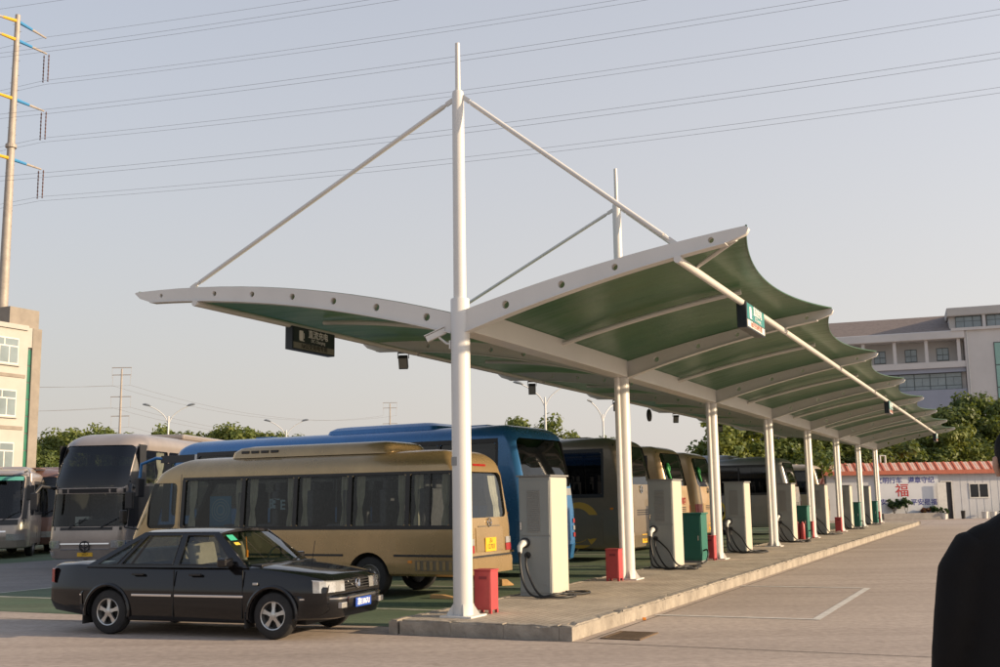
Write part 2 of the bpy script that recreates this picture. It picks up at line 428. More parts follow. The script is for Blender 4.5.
# ------------------------------------------------------------------ canopy
can = empty('canopy', G(0,0,0), SITE_RZ, 'long white steel canopy with green membrane wings and cable-stayed masts over the platform', 'canopy')
def membrane_mat():
    m = bpy.data.materials.new('membrane'); m.use_nodes = True; nt = m.node_tree; N = nt.nodes; Lk = nt.links
    p = N['Principled BSDF']; p.inputs['Roughness'].default_value = .32; p.inputs['Specular IOR Level'].default_value = .38
    tc = N.new('ShaderNodeTexCoord'); nz = N.new('ShaderNodeTexNoise'); nz.inputs['Scale'].default_value = .9; nz.inputs['Detail'].default_value = 5
    Lk.new(tc.outputs['Object'], nz.inputs['Vector'])
    rp = N.new('ShaderNodeValToRGB'); rp.color_ramp.elements[0].position = .3; rp.color_ramp.elements[1].position = .7
    rp.color_ramp.elements[0].color = (.020,.070,.030,1); rp.color_ramp.elements[1].color = (.042,.105,.042,1)
    Lk.new(nz.outputs[0], rp.inputs[0]); Lk.new(rp.outputs[0], p.inputs['Base Color'])
    mp = N.new('ShaderNodeMapping'); mp.inputs['Scale'].default_value = (3.0,.5,1); Lk.new(tc.outputs['Object'], mp.inputs['Vector'])
    wz = N.new('ShaderNodeTexNoise'); wz.inputs['Scale'].default_value = 1.1; wz.inputs['Detail'].default_value = 3; Lk.new(mp.outputs[0], wz.inputs['Vector'])
    bp = N.new('ShaderNodeBump'); bp.inputs['Strength'].default_value = .35; bp.inputs['Distance'].default_value = .06; Lk.new(wz.outputs[0], bp.inputs['Height']); Lk.new(bp.outputs[0], p.inputs['Normal'])
    tr = N.new('ShaderNodeBsdfTranslucent'); tr.inputs[0].default_value = (.07,.17,.055,1)
    mx = N.new('ShaderNodeMixShader'); mx.inputs[0].default_value = .12
    Lk.new(p.outputs[0], mx.inputs[1]); Lk.new(tr.outputs[0], mx.inputs[2]); Lk.new(mx.outputs[0], N['Material Output'].inputs['Surface'])
    return m
M['membrane'] = membrane_mat()
W_ = M['white_paint']
rt = lambda v: 4.38+.265*v-.0195*v*v
rb = lambda v: 4.06+.315*v-.022*v*v
lt = lambda w: 4.34+.30*w-.0255*w*w
lb = lambda w: 4.06+.305*w-.0235*w*w
def circ(c, r, n=14): return [(c[0]+r*cos(2*pi*k/n), c[1]+r*sin(2*pi*k/n)) for k in range(n)]
K_ = 18
ro = [(.05+(4.1-.05)*k/K_, rt(.05+(4.1-.05)*k/K_)) for k in range(K_+1)]+[(4.14,5.10),(4.10,5.03)]+[(3.86+(.05-3.86)*k/K_, rb(3.86+(.05-3.86)*k/K_)) for k in range(K_+1)]
rh = [circ((v,(rt(v)+rb(v))/2), .058-.006*i) for i,v in enumerate((.73,1.57,2.34,3.65))]
lo = [(.05+(5.98-.05)*k/K_, lt(.05+(5.98-.05)*k/K_)) for k in range(K_+1)]+[(6.01,5.205),(5.9,5.11)]+[(5.68+(.05-5.68)*k/K_, lb(5.68+(.05-5.68)*k/K_)) for k in range(K_+1)]
lh = [circ((v,(lt(v)+lb(v))/2), r) for v,r in ((.52,.058),(1.36,.056),(2.11,.053),(2.86,.05),(3.62,.046),(4.36,.042),(5.45,.034))]
def arm_mesh(outer, holes, bot, vend, sgn, name):
    me = plate(name, outer, holes, .10)
    bm = bmesh.new(); bm.from_mesh(me)
    for v in bm.verts: v.co = Vector((v.co.z, -sgn*v.co.x, v.co.y))
    me2 = bpy.data.meshes.new('t')
    b = MB()                                            # bottom flange
    K = 16
    for k in range(K):
        a = .12+(vend-.12)*k/K; c = .12+(vend-.12)*(k+1)/K
        vs = []
        for x in (-.085,.085):
            for (q, dz) in ((a,-.016),(c,-.016),(c,-.002),(a,-.002)): vs.append((x,-sgn*q,bot(q)+dz))
        b.add(vs, [(0,1,2,3),(7,6,5,4),(0,4,5,1),(3,2,6,7)]+([(0,3,7,4)] if k == 0 else [])+([(1,5,6,2)] if k == K-1 else []))
    me3 = b.mesh('t', W_)
    bm.from_mesh(me3)
    bmesh.ops.recalc_face_normals(bm, faces=bm.faces)
    bm.to_mesh(me); bm.free()
    me.materials.clear(); me.materials.append(W_)
    return me
arm_r = arm_mesh(ro, rh, rb, 3.84, 1, 'arm'); arm_l = arm_mesh(lo, lh, lb, 5.66, -1, 'arm')
# column with mast
b = MB(); b.lathe([(PZ-.012,.135),(4.56,.135),(4.575,.128)], 'z', 28); col_me = b.mesh('column', W_, smooth=40)
b = MB(); b.lathe([(4.56,.092),(7.62,.086),(7.66,.075)], 'z', 24); mast_me = b.mesh('mast', W_, smooth=40)
b = MB(); b.lathe([(7.64,.04),(8.40,.036),(8.41,.02)], 'z', 14); tip_me = b.mesh('mast_tip', W_, smooth=40)
b = MB(); b.box(-.24,.24,-.24,.24,PZ-.014,PZ+.012); base_me = b.mesh('base_plate', W_, bevel=.003)
b = MB(); b.prism([(.125,PZ+.01),(.235,PZ+.01),(.13,PZ+.17)], 'y', -.007, .007); gus_me = b.mesh('gusset', W_)
b = MB(); b.lathe([(4.18,.055),(PZ-.012,.055)], 'z', 14); pipe_me = b.mesh('downpipe', M['white_trim'], smooth=40)
def tie(vend, zend):
    b = MB(); s_ = 1 if vend > 0 else -1
    p0 = Vector((0,-s_*.13,7.52)); p1 = Vector((0,-vend,zend+.03))
    d = (p1-p0).normalized()
    b.tube([p0+d*.12,p1-d*.16],.034,12)
    for q, e in ((p0,d),(p1,-d)):
        b.tube([q+e*.02,q+e*.14],[.016,.034],8)
        b.obox(q+e*.0, e*.07, (.012,0,0), e.cross(Vector((1,0,0)))*.035)
    return b.mesh('tie_rod', W_, smooth=40)
tr_me = tie(3.13, rt(3.13)); tl_me = tie(-4.81, lt(4.81))
for i in range(NCOL):
    u = SP*i
    c = link('column', col_me, can, (u,0,0)); link('base_plate', base_me, c)
    for k in range(4): link('gusset', gus_me, c, None, (0,0,pi/2*k+.5))
    ms = link('mast', mast_me, can, (u,0,0)); link('mast_tip', tip_me, ms)
    link('arm', arm_r, can, (u,0,0)); link('arm', arm_l, can, (u,0,0))
    link('tie_rod', tr_me, can, (u,0,0)); link('tie_rod', tl_me, can, (u,0,0))
    if i: link('downpipe', pipe_me, can, (u-.165,.0+.055,0))
# beams, purlins, ribs
for i in range(NCOL-1):
    u = SP*i
    MB().box(.128,SP-.128,-.16,.16,4.10,4.43).build('main_beam', W_, can, bevel=.01, loc=(u,0,0))
    b = MB(); b.tube([(.085 if i else -.12,-3.22,rb(3.22)-.06),(SP+.0,-3.22,rb(3.22)-.06)],.052,14); b.build('purlin', W_, can, smooth=40, loc=(u,0,0))
    b = MB(); b.tube([(.085 if i else -.12,4.70,lb(4.7)-.055),(SP,4.70,lb(4.7)-.055)],.05,14); b.build('purlin', W_, can, smooth=40, loc=(u,0,0))
    b = MB(); b.tube([(0,-(.15+(3.22-.15)*k/10),rt(.15+(3.22-.15)*k/10)-.075) for k in range(11)],.045,8); b.build('rib', W_, can, smooth=40, loc=(u+SP/2,0,0))
    b = MB(); b.tube([(0,(.15+(4.7-.15)*k/12),lt(.15+(4.7-.15)*k/12)-.075) for k in range(13)],.045,8); b.build('rib', W_, can, smooth=40, loc=(u+SP/2,0,0))
    def surf(top, vm, dip, sg):
        def fn(a, c):
            e = 4*a*(1-a); vmax = vm-dip*e; v = .13+(vmax-.13)*c
            return (a*SP, -sg*v, top(v)+.012+.03*e*sin(pi*c)+.012*abs(sin(2*pi*a))*0-.05*e*c**4)
        return fn
    for top, vm, dip, sg, nm in ((rt,4.1,.44,1,'membrane'),(lt,5.97,.5,-1,'membrane')):
        me = MB().grid(surf(top,vm,dip,sg),24,14).mesh(nm, M['membrane'], smooth=80)
        link(nm, me, can, (u,0,0))
        b = MB(); fn = surf(top,vm,dip,sg); b.tube([fn(k/24,1) for k in range(25)],.014,6); b.build('edge_cable', M['membrane'], can, smooth=60, loc=(u,0,0))
b = MB(); b.tube([(.06,-3.95,5.0),(.75,-3.22,rb(3.22)-.02)],.03,8); b.build('corner_brace', W_, can, smooth=40)
# ------------------------------------------------------------------ buses
def lerp_tab(tab):
    def f(z):
        if z <= tab[0][0]: return tab[0][1]
        for (a, p), (c, q) in zip(tab, tab[1:]):
            if z <= c:
                t = (z-a)/(c-a); return p+(q-p)*t
        return tab[-1][1]
    return f

def paint(name, c, rough=.32, metal=.25, dust=.10):
    return mat(name, c, rough, metal, var=dust, scale=1.6, coat=.35, bump=.015, bscale=3)

tyre_prof = lambda R, w: [(-w/2, R*.62), (-w/2, R*.80), (-w/2+.02, R*.94), (-w/2+.05, R*.99), (w/2-.05, R*.99), (w/2-.02, R*.94), (w/2, R*.80), (w/2, R*.62)]
def bus_wheel(parent, x, y, R, sgn):
    b = MB(); b.lathe(tyre_prof(R, .26), 'y', 28, cap=False); w = b.build('wheel', M['black_rubber'], parent, smooth=35, loc=(x, y, R))
    b = MB(); s = sgn
    b.lathe([(s*.02, R*.63), (s*.11, R*.63), (s*.12, R*.58), (s*.05, R*.54), (s*.02, R*.40), (s*.10, R*.26), (s*.12, R*.14), (s*.12, .001)], 'y', 24)
    r = b.build('rim', M['rim_steel'], w, smooth=35)
    nut = MB()
    for k in range(8):
        t = 2*pi*k/8; nut.cyl((R*.33*cos(t), s*.04, R*.33*sin(t)), (R*.33*cos(t), s*.085, R*.33*sin(t)), .018, n=6)
    nut.build('hub_bolts', M['steel'], w)
    return w
M['rim_steel'] = mat('rim_steel', (.32,.31,.30), .5, metal=.6, var=.35, scale=9)

class Bus:
    def __init__(s, name, label, loc, th, L, W, H, body, **k):
        s.L, s.W, s.H = L, W, H
        s.root = empty(name, loc, th, label, k.get('cat', 'bus'), k.get('group', 'buses parked behind the platform'))
        zb = s.zb = k.get('zb', .32); s.fl = k.get('floor', .95); s.Zs = H-k.get('rnd', .30)
        s.xr = lerp_tab(k.get('rear', [(zb,.06),(.8,0),(1.5,.03),(2.2,.12),(H,.30)]))
        s.xf = lerp_tab([(z, L-d) for z, d in k.get('front', [(zb,.06),(.8,0),(1.2,.03),(H-.35,.45),(H,.65)])])
        s.w = lerp_tab(k.get('wid', [(zb,W/2-.03),(zb+.15,W/2),(1.3,W/2),(H-.3,W/2-.07),(H,W/2-.12)]))
        s.rr, s.rf = k.get('rr', .22), k.get('rf', .32)
        s.rin = k.get('rin', .38)
        s.levels = sorted(set([zb, zb+.07, .8, 1.1, 1.4, 1.8, 2.2, 2.6, 3.0, 3.2]+k.get('lv', [])))
        s.levels = [z for z in s.levels if zb <= z < s.Zs-.02]+[s.Zs]
        s.body = body
    def ring(s, z, ins=0.0):
        x0, x1, w = s.xr(z)+ins, s.xf(z)-ins, s.w(z)-ins
        rr, rf = max(.03, s.rr-ins*.5), max(.03, s.rf-ins*.5); pts = []
        for cx, cy, r, a in ((x0+rr, -w+rr, rr, 180), (x1-rf, -w+rf, rf, 270), (x1-rf, w-rf, rf, 0), (x0+rr, w-rr, rr, 90)):
            for k in range(8):
                t = radians(a+90*k/7); pts.append((cx+r*cos(t), cy+r*sin(t)))
        return pts
    def shell(s, off, z0, z1cap, mats, slot):
        rings = []
        Zs, H = s.Zs, s.H
        if off == 0: rings.append((z0, s.ring(z0, .05))); lv = [z0+.04]+[z for z in s.levels if z > z0+.05]
        else: lv = [z0]+[z for z in s.levels if z > z0+.05]
        for z in lv: rings.append((z, s.ring(z, off)))
        n = 7
        for k in range(1, n+1):
            t = pi/2*k/n; z = Zs+(H-off-Zs)*sin(t); rings.append((z, s.ring(Zs+(H-Zs)*sin(t), off+s.rin*(1-cos(t)))))
        rings.append((H-off+.025, s.ring(H, off+s.rin+.25)))
        b = MB(); N = len(rings[0][1])
        for z, r in rings: b.v += [(x, y, z) for x, y in r]
        for i in range(len(rings)-1):
            for j in range(N):
                kx = (j+1) % N; b.f.append([i*N+j, i*N+kx, (i+1)*N+kx, (i+1)*N+j]); b.m.append(slot)
        b.f.append(list(range(N))[::-1]); b.m.append(slot)
        b.f.append([(len(rings)-1)*N+j for j in range(N)]); b.m.append(slot)
        return b.mesh('body', mats)
    def pt(s, side, a, z, off):
        if side == 'L': return (a, s.w(z)+off, z)
        if side == 'R': return (a, -s.w(z)-off, z)
        w = s.w(z)
        if side == 'F':
            r = s.rf; y = max(-w+.002, min(w-.002, a)); e = max(0, abs(y)-(w-r))
            nx = sqrt(max(0, 1-(e/r)**2)); x = s.xf(z)-r+r*nx
            return (x+off*max(nx,.2), y+math.copysign(off*e/r, y), z)
        r = s.rr; y = max(-w+.002, min(w-.002, a)); e = max(0, abs(y)-(w-r))
        nx = sqrt(max(0, 1-(e/r)**2)); x = s.xr(z)+r-r*nx
        return (x-off*max(nx,.2), y+math.copysign(off*e/r, y), z)
    def patch(s, name, side, a0, a1, z0, z1, m, off=.006, parent=None, solid=True, na=None, nz=None):
        na = na or (10 if side in 'FB' else 1); nz = nz or max(1, int((z1-z0)/.25))
        b = MB()
        f = lambda o: (lambda i, j: s.pt(side, a0+(a1-a0)*i, z0+(z1-z0)*j, o))
        b.grid(f(off), na, nz)
        if solid:
            c = len(b.v); b.grid(f(-.012), na, nz); st = nz+1
            per = [i*st for i in range(na+1)]+[na*st+j for j in range(1, nz+1)]+[i*st+nz for i in range(na-1, -1, -1)]+[j for j in range(nz-1, 0, -1)]
            for q in range(len(per)):
                p0, p1 = per[q], per[(q+1) % len(per)]; b.f.append([p0, p1, c+p1, c+p0]); b.m.append(0)
        return b.build(name, m, parent or s.root, smooth=35)
    def make(s, openings, axles, R, inner='interior', arch=.10, seats=True, seat_mat='seat_cloth'):
        outer = s.shell(0, s.zb, 1, [s.body, M[inner]], 0)
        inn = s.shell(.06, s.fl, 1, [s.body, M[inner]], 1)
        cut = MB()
        for side, a0, a1, z0, z1, r in openings:
            pr = rrect(a0, a1, z0, z1, r)
            if side == 'S': cut.prism(pr, 'y', s.W/2-.14, s.W, 1); cut.prism(pr, 'y', -s.W, -s.W/2+.14, 1)
            elif side == 'L': cut.prism(pr, 'y', .3, s.W, 1)
            elif side == 'R': cut.prism(pr, 'y', -s.W, -.3, 1)
            elif side == 'F': cut.prism(pr, 'x', s.L-1.3, s.L+.6, 1)
            elif side == 'B': cut.prism(pr, 'x', -.6, .75, 1)
        for x in axles:
            poly = [(x+(R+arch)*cos(t), R+(R+arch)*sin(t)) for t in [2*pi*q/28 for q in range(28)]]
            cut.prism(poly, 'y', -s.W, s.W, 1)
        cm = cut.mesh('cut', [s.body, M[inner]])
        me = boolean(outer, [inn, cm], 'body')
        me.polygons.foreach_set('use_smooth', [True]*len(me.polygons)); me.set_sharp_from_angle(angle=radians(32))
        link('body', me, s.root)
        for x in axles:
            for sg in (1, -1): bus_wheel(s.root, x, sg*(s.W/2-.17), R, sg)
        if seats:
            b = MB()
            b.box(0,.42,-.40,.40,0,.42); b.box(-.08,.06,-.40,.40,.3,1.05)
            for q in (-.2,.2): b.box(-.07,.04,q-.13,q+.13,1.05,1.22)
            sm = b.mesh('seat', M[seat_mat], bevel=.03)
            x = 1.0
            while x < s.L-2.2:
                for y in (-1, 1): link('seat', sm, s.root, (x, y*(s.W/2-.52), s.fl))
                x += .82
    def glaze(s, name, side, a0, a1, z0, z1, m, **k):
        return s.patch(name, side, a0-.03, a1+.03, z0-.03, z1+.03, m, off=-.028, solid=False, **k)
    def emblem(s, side, y, z, r=.11, m='chrome'):
        x, yy, zz = s.pt(side, y, z, .01); sg = 1 if side == 'F' else -1
        b = MB(); b.tube([(0, r*cos(t), r*sin(t)) for t in [2*pi*k/20 for k in range(20)]], r*.14, 6, closed=True)
        b.tube([(0,-r*.9,r*.2),(0,0,-r*.3),(0,r*.9,r*.2)], r*.11, 6); b.tube([(0,0,-r*.9),(0,0,r*.9)], r*.10, 6)
        return b.build('emblem', M[m], s.root, smooth=40, loc=(x+sg*.01, yy, zz))
    def plate(s, side, z, txt, wid=.44, hgt=.22):
        x, yy, zz = s.pt(side, 0, z, .012); sg = 1 if side == 'F' else -1
        p_ = MB().box(-.008,.008,-wid/2,wid/2,-hgt/2,hgt/2).build('license_plate', M['yellow_plate'], s.root, bevel=.003, loc=(x+sg*.01, yy, zz))
        top, bot = txt
        text('plate_lettering', top, hgt*.36, M['ink'], p_, (sg*.0095,0,hgt*.25), (pi/2,0,sg*pi/2), .002)
        text('plate_lettering', bot, hgt*.50, M['ink'], p_, (sg*.0095,0,-hgt*.16), (pi/2,0,sg*pi/2), .002)

def hvec(th): return Vector((cos(th), sin(th)))
TH = radians(153.5)

# ---- champagne midi bus nearest the camera
M['champagne'] = paint('champagne', (.43,.305,.155), .24, .5, .14)
M['champagne_dark'] = paint('champagne_dark', (.17,.14,.10), .4, .2, .15)
g = Bus('midi_bus', 'champagne gold midi bus with curtained windows parked nose away behind the black sedan', (-.20,20.65,0), radians(154.5), 8.0, 2.05, 2.67, M['champagne'],
        zb=.40, floor=.92, rnd=.30, rin=.36, rr=.20, rf=.34, rear=[(.4,.03),(.62,0),(.75,.05),(1.3,.07),(2.2,.20),(2.67,.36)],
        front=[(.4,.12),(.7,.0),(1.15,.06),(1.25,.12),(2.3,.60),(2.67,1.15)], lv=[.62,.75,1.24,2.2])
sw = [(.35,1.19),(1.27,2.44),(2.52,3.68),(3.76,4.93),(5.01,6.45)]; WB, WT = 1.30, 2.23
op = [('S',a,b_,WB,WT,.06) for a,b_ in sw]+[('S',6.66,7.40,1.27,2.18,.10),('B',-.78,.78,1.42,2.26,.12),('F',-.84,.84,1.32,2.24,.12)]
g.make(op, [2.05,6.35], .375, arch=.07)
for a,b_ in sw:
    for sd in 'LR': g.glaze('window', sd, a, b_, WB, WT, M['glass_mid'])
for sd in 'LR':
    g.glaze('cab_window', sd, 6.66, 7.40, 1.27, 2.18, M['glass_mid'])
    g.patch('window_surround', sd, .28, 6.52, WB-.07, WB+.003, M['black_plastic'], off=.004)
    g.patch('window_surround', sd, .28, 6.52, WT-.003, WT+.05, M['black_plastic'], off=.004)
    for q in (.312,1.23,2.48,3.72,4.97,6.488): g.patch('window_pillar', sd, q-.045, q+.045, WB-.0, WT+.0, M['black_plastic'], off=.004)
    for x0,x1 in ((2.6,5.8),(.05,1.5)): g.patch('side_moulding', sd, x0, x1, .745, .785, M['black_plastic'], off=.012)
    g.patch('side_vent', sd, .25, 1.05, .50, .68, M['champagne_dark'], off=.008)
    g.patch('side_marker', sd, 1.12, 1.20, .635, .68, M['amber_lens'], off=.012)
    for k in range(6): g.patch('vent_slat', sd, .30+.13*k, .36+.13*k, .515, .665, M['champagne'], off=.012)
    g.patch('window_bar', sd, .755, .785, WB, WT, M['black_plastic'], off=-.005)
    g.patch('cab_seam', sd, 6.56, 6.575, .85, 2.35, M['champagne_dark'], off=.003)
g.glaze('rear_window', 'B', -.78, .78, 1.42, 2.26, M['glass'])
g.glaze('windshield', 'F', -.84, .84, 1.32, 2.24, M['glass_mid'])
def curtain(bus, x, side, z0, z1, wd, m, parent=None, bulge=.1):
    b = MB(); sg = 1 if side == 'L' else -1
    def fn(i, j):
        z = z0+(z1-z0)*j; pinch = 1-.55*math.exp(-((j-.35)/.16)**2)
        return (x+(i-.5)*wd*pinch, sg*(bus.w(z)-.10-.025*sin(i*14)), z)
    b.grid(fn, 12, 8); return b.build('curtain', m, parent or bus.root, smooth=60)
for a,b_ in sw:
    for sd in 'LR':
        curtain(g, a+.13, sd, 1.28, 2.22, .21, M['curtain']); curtain(g, b_-.13, sd, 1.28, 2.22, .21, M['curtain'])
for y in (-.62,.62):
    b = MB(); b.grid(lambda i,j,y=y: (g.xr(1.3+.9*j)+.10+.02*sin(i*15), y+(i-.5)*.34*(1-.4*math.exp(-((j-.35)/.2)**2)), 1.3+.9*j), 12, 8); b.build('curtain', M['curtain'], g.root, smooth=60)
for sgn in (1,-1):
    g.patch('tail_light', 'B', sgn*.66, sgn*.985, .80, .93, M['red_lens'], off=.02); g.patch('tail_light', 'B', sgn*.66, sgn*.985, .935, 1.05, M['clear_lens'], off=.02)
g.patch('tailgate_panel', 'B', -.56, .56, .82, 1.24, M['champagne'], off=.012)
g.patch('tailgate_moulding', 'B', -.45, .45, 1.255, 1.275, M['champagne_dark'], off=.01)
g.patch('rear_bumper', 'B', -1.0, 1.0, .42, .70, M['champagne'], off=.05)
g.patch('bumper_step', 'B', -.95, .95, .715, .745, M['black_plastic'], off=.03)
g.patch('high_brake_light', 'B', -.26, .26, 2.37, 2.41, M['red_lens'], off=.01)
g.emblem('B', 0, 1.33, .075); g.plate('B', .93, ('苏E','12703'), .44, .25)
# roof air conditioner with louvred front
ac = MB()
for z, ins in ((0,0),(.12,.02),(.20,.09),(.235,.22)): 
    ac.v += [(x,y,2.645+z) for x,y in rrect(1.75+ins*.9, 5.55-ins*1.7, -.72+ins, .72-ins, .16, 4)]
N_ = 20
for i in range(3):
    for j in range(N_): k = (j+1)%N_; ac.f.append([i*N_+j,i*N_+k,(i+1)*N_+k,(i+1)*N_+j]); ac.m.append(0)
ac.f.append([3*N_+j for j in range(N_)]); ac.m.append(0)
acp = ac.build('roof_air_conditioner', M['champagne'], g.root, smooth=35)
for k in range(4): MB().box(4.35+.24*k,4.53+.24*k,.690,.712,2.735,2.785).build('louvre', M['black_plastic'], acp)
for sg in (1,-1):
    b = MB(); b.tube([(7.65,sg*.98,1.25),(7.9,sg*1.12,1.3),(7.92,sg*1.16,1.42)],.018,8); mr = b.build('mirror_arm', M['black_plastic'], g.root, smooth=40)
    MB().obox((7.90,sg*1.17,1.52),(.05,0,0),(0,.07,0),(0,0,.13)).build('mirror', M['black_plastic'], mr, bevel=.02)
# poster hanging inside, seen through the second and third panes
M['coach_silver0'] = mat('poster_grey', (.30,.40,.48), .7); M['poster_blue'] = mat('poster_blue', (.10,.26,.42), .7)
b = MB()
for r0,r1 in ((.08,.11),(.15,.17),(.21,.23)):
    b.add([(3.75-.1+(r0 if q%2==0 else r1)*cos(2*pi*(q//2)/28), 0, 1.62+(r0 if q%2==0 else r1)*sin(2*pi*(q//2)/28)) for q in range(56)], [[2*q,(2*q+1),(2*q+3)%56,(2*q+2)%56] for q in range(28)])
pb = MB().box(5.55,6.1,.62,.63,1.30,1.90).build('window_poster', M['poster_blue'], g.root)
o = b.build('poster_emblem', M['coach_silver0'], pb, loc=(2.17,.634,0))
text('window_lettering', '旺E', .26, M['coach_silver0'], g.root, (4.18,.94,1.70), (pi/2,0,pi), .003, bold=.006)

# ---- generic coach
def livery_ring(bus, x, z, r0, r1, a0, a1, m, side='L', squash=1.0, name='livery_swoosh'):
    b = MB(); n = 26
    sg = 1 if side == 'L' else -1
    for q in range(n+1):
        t = radians(a0+(a1-a0)*q/n); e = max(0, sin(pi*q/n))**.6; ra, rb_ = (r0+r1)/2-(r1-r0)/2*e, (r0+r1)/2+(r1-r0)/2*e
        for r in (ra, rb_):
            zz = z+r*sin(t)*squash; b.v.append((x+r*cos(t), sg*(bus.w(zz)+.005), zz))
    for q in range(n): b.f.append([2*q,2*q+1,2*q+3,2*q+2]); b.m.append(0)
    return b.build(name, m, bus.root)

def coach(name, label, loc, th, body, L=11.6, W=2.5, H=3.42, glass='glass_dark', rear='window', axles=(2.9,8.9), group='buses parked behind the platform', plate_txt=('苏E','06318'), win_z=(1.85,3.0), rz=(2.10,3.18), tail='bars', band=True, front_open=True, lower=None, seats=True):
    c = Bus(name, label, loc, th, L, W, H, body, zb=.34, floor=1.15, rnd=.28, rin=.45, rr=.26, rf=.42, cat='coach', group=group,
            rear=[(.34,.05),(.7,0),(1.5,.02),(2.2,.10),(3.0,.26),(H,.42)], front=[(.34,.10),(.75,0),(1.2,.06),(2.9,.62),(H,.95)], lv=[.7,1.5,win_z[0]-.05,win_z[1]+.05,2.9,3.05])
    n = 6; x0, x1 = .75, L-1.75; st = (x1-x0)/n
    sw = [(x0+st*k+.03, x0+st*(k+1)-.03) for k in range(n)]
    op = [('S',a,b_,win_z[0],win_z[1],.06) for a,b_ in sw]
    op.append(('S', L-1.62, L-.85, 1.45, win_z[1]-.25, .12))
    if rear: op.append(('B',-1.08,1.08,rz[0],rz[1],.14))
    if front_open: op.append(('F',-1.05,1.05,1.35,2.85,.16))
    c.make(op, list(axles), .48, arch=.09, seats=seats)
    for sd in 'LR':
        for a,b_ in sw: c.glaze('window', sd, a, b_, win_z[0], win_z[1], M[glass])
        c.glaze('cab_window', sd, L-1.62, L-.85, 1.45, win_z[1]-.25, M[glass])
        if band:
            c.patch('window_band', sd, x0-.03, x1+.03, win_z[1]-.003, win_z[1]+.10, M['black_plastic'], off=.004)
            c.patch('window_band', sd, x0-.03, x1+.03, win_z[0]-.10, win_z[0]+.003, M['black_plastic'], off=.004)
            for k in range(n+1):
                xx = x0+st*k; c.patch('window_pillar', sd, xx-.035, xx+.035, win_z[0]-.010, win_z[1]+.010, M['black_plastic'], off=.004)
        for k,(xa,xb) in enumerate(((.75,2.05),(3.75,5.0),(5.05,6.3),(6.35,7.6))):
            c.patch('luggage_door', sd, xa+.012, xb-.012, .46, 1.28, lower or body, off=.007)
        c.patch('side_marker', sd, .45, .53, 1.42, 1.47, M['amber_lens'], off=.012)
    if rear: c.glaze('rear_window', 'B', -1.08, 1.08, rz[0], rz[1], M[glass])
    if front_open: c.glaze('windshield', 'F', -1.05, 1.05, 1.35, 2.85, M['glass_mid'])
    c.patch('engine_door', 'B', -.85, .85, .78, 1.48, body, off=.012)
    for k in range(3): c.patch('engine_vent', 'B', -.55, .55, 1.25+.06*k, 1.28+.06*k, M['black_plastic'], off=.016)
    c.patch('rear_bumper', 'B', -1.2, 1.2, .38, .70, body, off=.03)
    c.emblem('B', 0, rz[0]-.14, .10)
    c.plate('B', .60, plate_txt, .44, .24)
    for sg in (1,-1):
        if tail == 'bars':
            for k in range(3): c.patch('tail_light', 'B', sg*.97, sg*1.225, .86+.16*k, .96+.16*k, M['red_lens'] if k != 1 else M['clear_lens'], off=.02)
        else:
            c.patch('tail_light', 'B', sg*1.0, sg*1.235, .80, 1.45, M['red_lens'], off=.02)
        pass
    # roof unit
    b = MB()
    for z, ins in ((0,0),(.10,.03),(.17,.12),(.20,.28)):
        b.v += [(x,y,H-.03+z) for x,y in rrect(2.6+ins*1.5, 6.0-ins*1.5, -.85+ins, .85-ins, .2, 4)]
    for i in range(3):
        for j in range(20): k = (j+1)%20; b.f.append([i*20+j,i*20+k,(i+1)*20+k,(i+1)*20+j]); b.m.append(0)
    b.f.append([60+j for j in range(20)]); b.m.append(0)
    c.acu = b.build('roof_air_conditioner', body, c.root, smooth=35)
    for x in (1.5, 8.2): MB().box(x,x+.6,-.35,.35,H-.0,H+.06).build('roof_hatch', body, c.root, bevel=.02)
    # front furniture
    for sg in (1,-1):
        c.patch('headlight', 'F', sg*.62, sg*1.18, .62, .84, M['clear_lens'], off=.012)
        b = MB(); b.tube([(L-.75,sg*1.02,2.95),(L-.2,sg*1.22,3.0),(L+.22,sg*1.36,2.85),(L+.25,sg*1.38,2.45)],.045,8); ma = b.build('mirror_arm', c.mirror_mat if hasattr(c,'mirror_mat') else body, c.root, smooth=40)
        MB().obox((L+.23,sg*1.38,2.22),(.06,0,0),(0,.12,0),(0,0,.26)).build('mirror', M['black_plastic'], ma, bevel=.03)
    c.patch('front_bumper', 'F', -1.2, 1.2, .38, .60, body, off=.02)
    c.patch('grille_bar', 'F', -.6, .6, .90, .95, M['chrome'], off=.01)
    c.emblem('F', 0, 1.05, .12); c.plate('F', .50, plate_txt, .44, .16)
    for y in (-.35,.45):
        b = MB(); p0 = Vector(c.pt('F', y, 1.30, .03)); p1 = Vector(c.pt('F', y+.55, 1.62, .03)); b.tube([p0,p1],.012,6); b.build('wiper', M['black_plastic'], c.root)
    return c

M['coach_blue'] = paint('coach_blue', (.035,.16,.38), .25, .3, .10)
M['coach_silver'] = paint('coach_silver', (.30,.30,.295), .35, .4, .12)
M['coach_bronze'] = paint('coach_bronze', (.225,.185,.135), .32, .4, .14)
M['coach_gold'] = paint('coach_gold', (.52,.37,.21), .30, .35, .12)
M['coach_gold_pale'] = paint('coach_gold_pale', (.46,.365,.25), .36, .35, .12)
M['swoosh_gold'] = mat('swoosh_gold', (.55,.34,.06), .4, metal=.2)
M['swoosh_green'] = mat('swoosh_green', (.04,.34,.09), .5)
M['swoosh_yellow'] = mat('swoosh_yellow', (.62,.46,.06), .45)

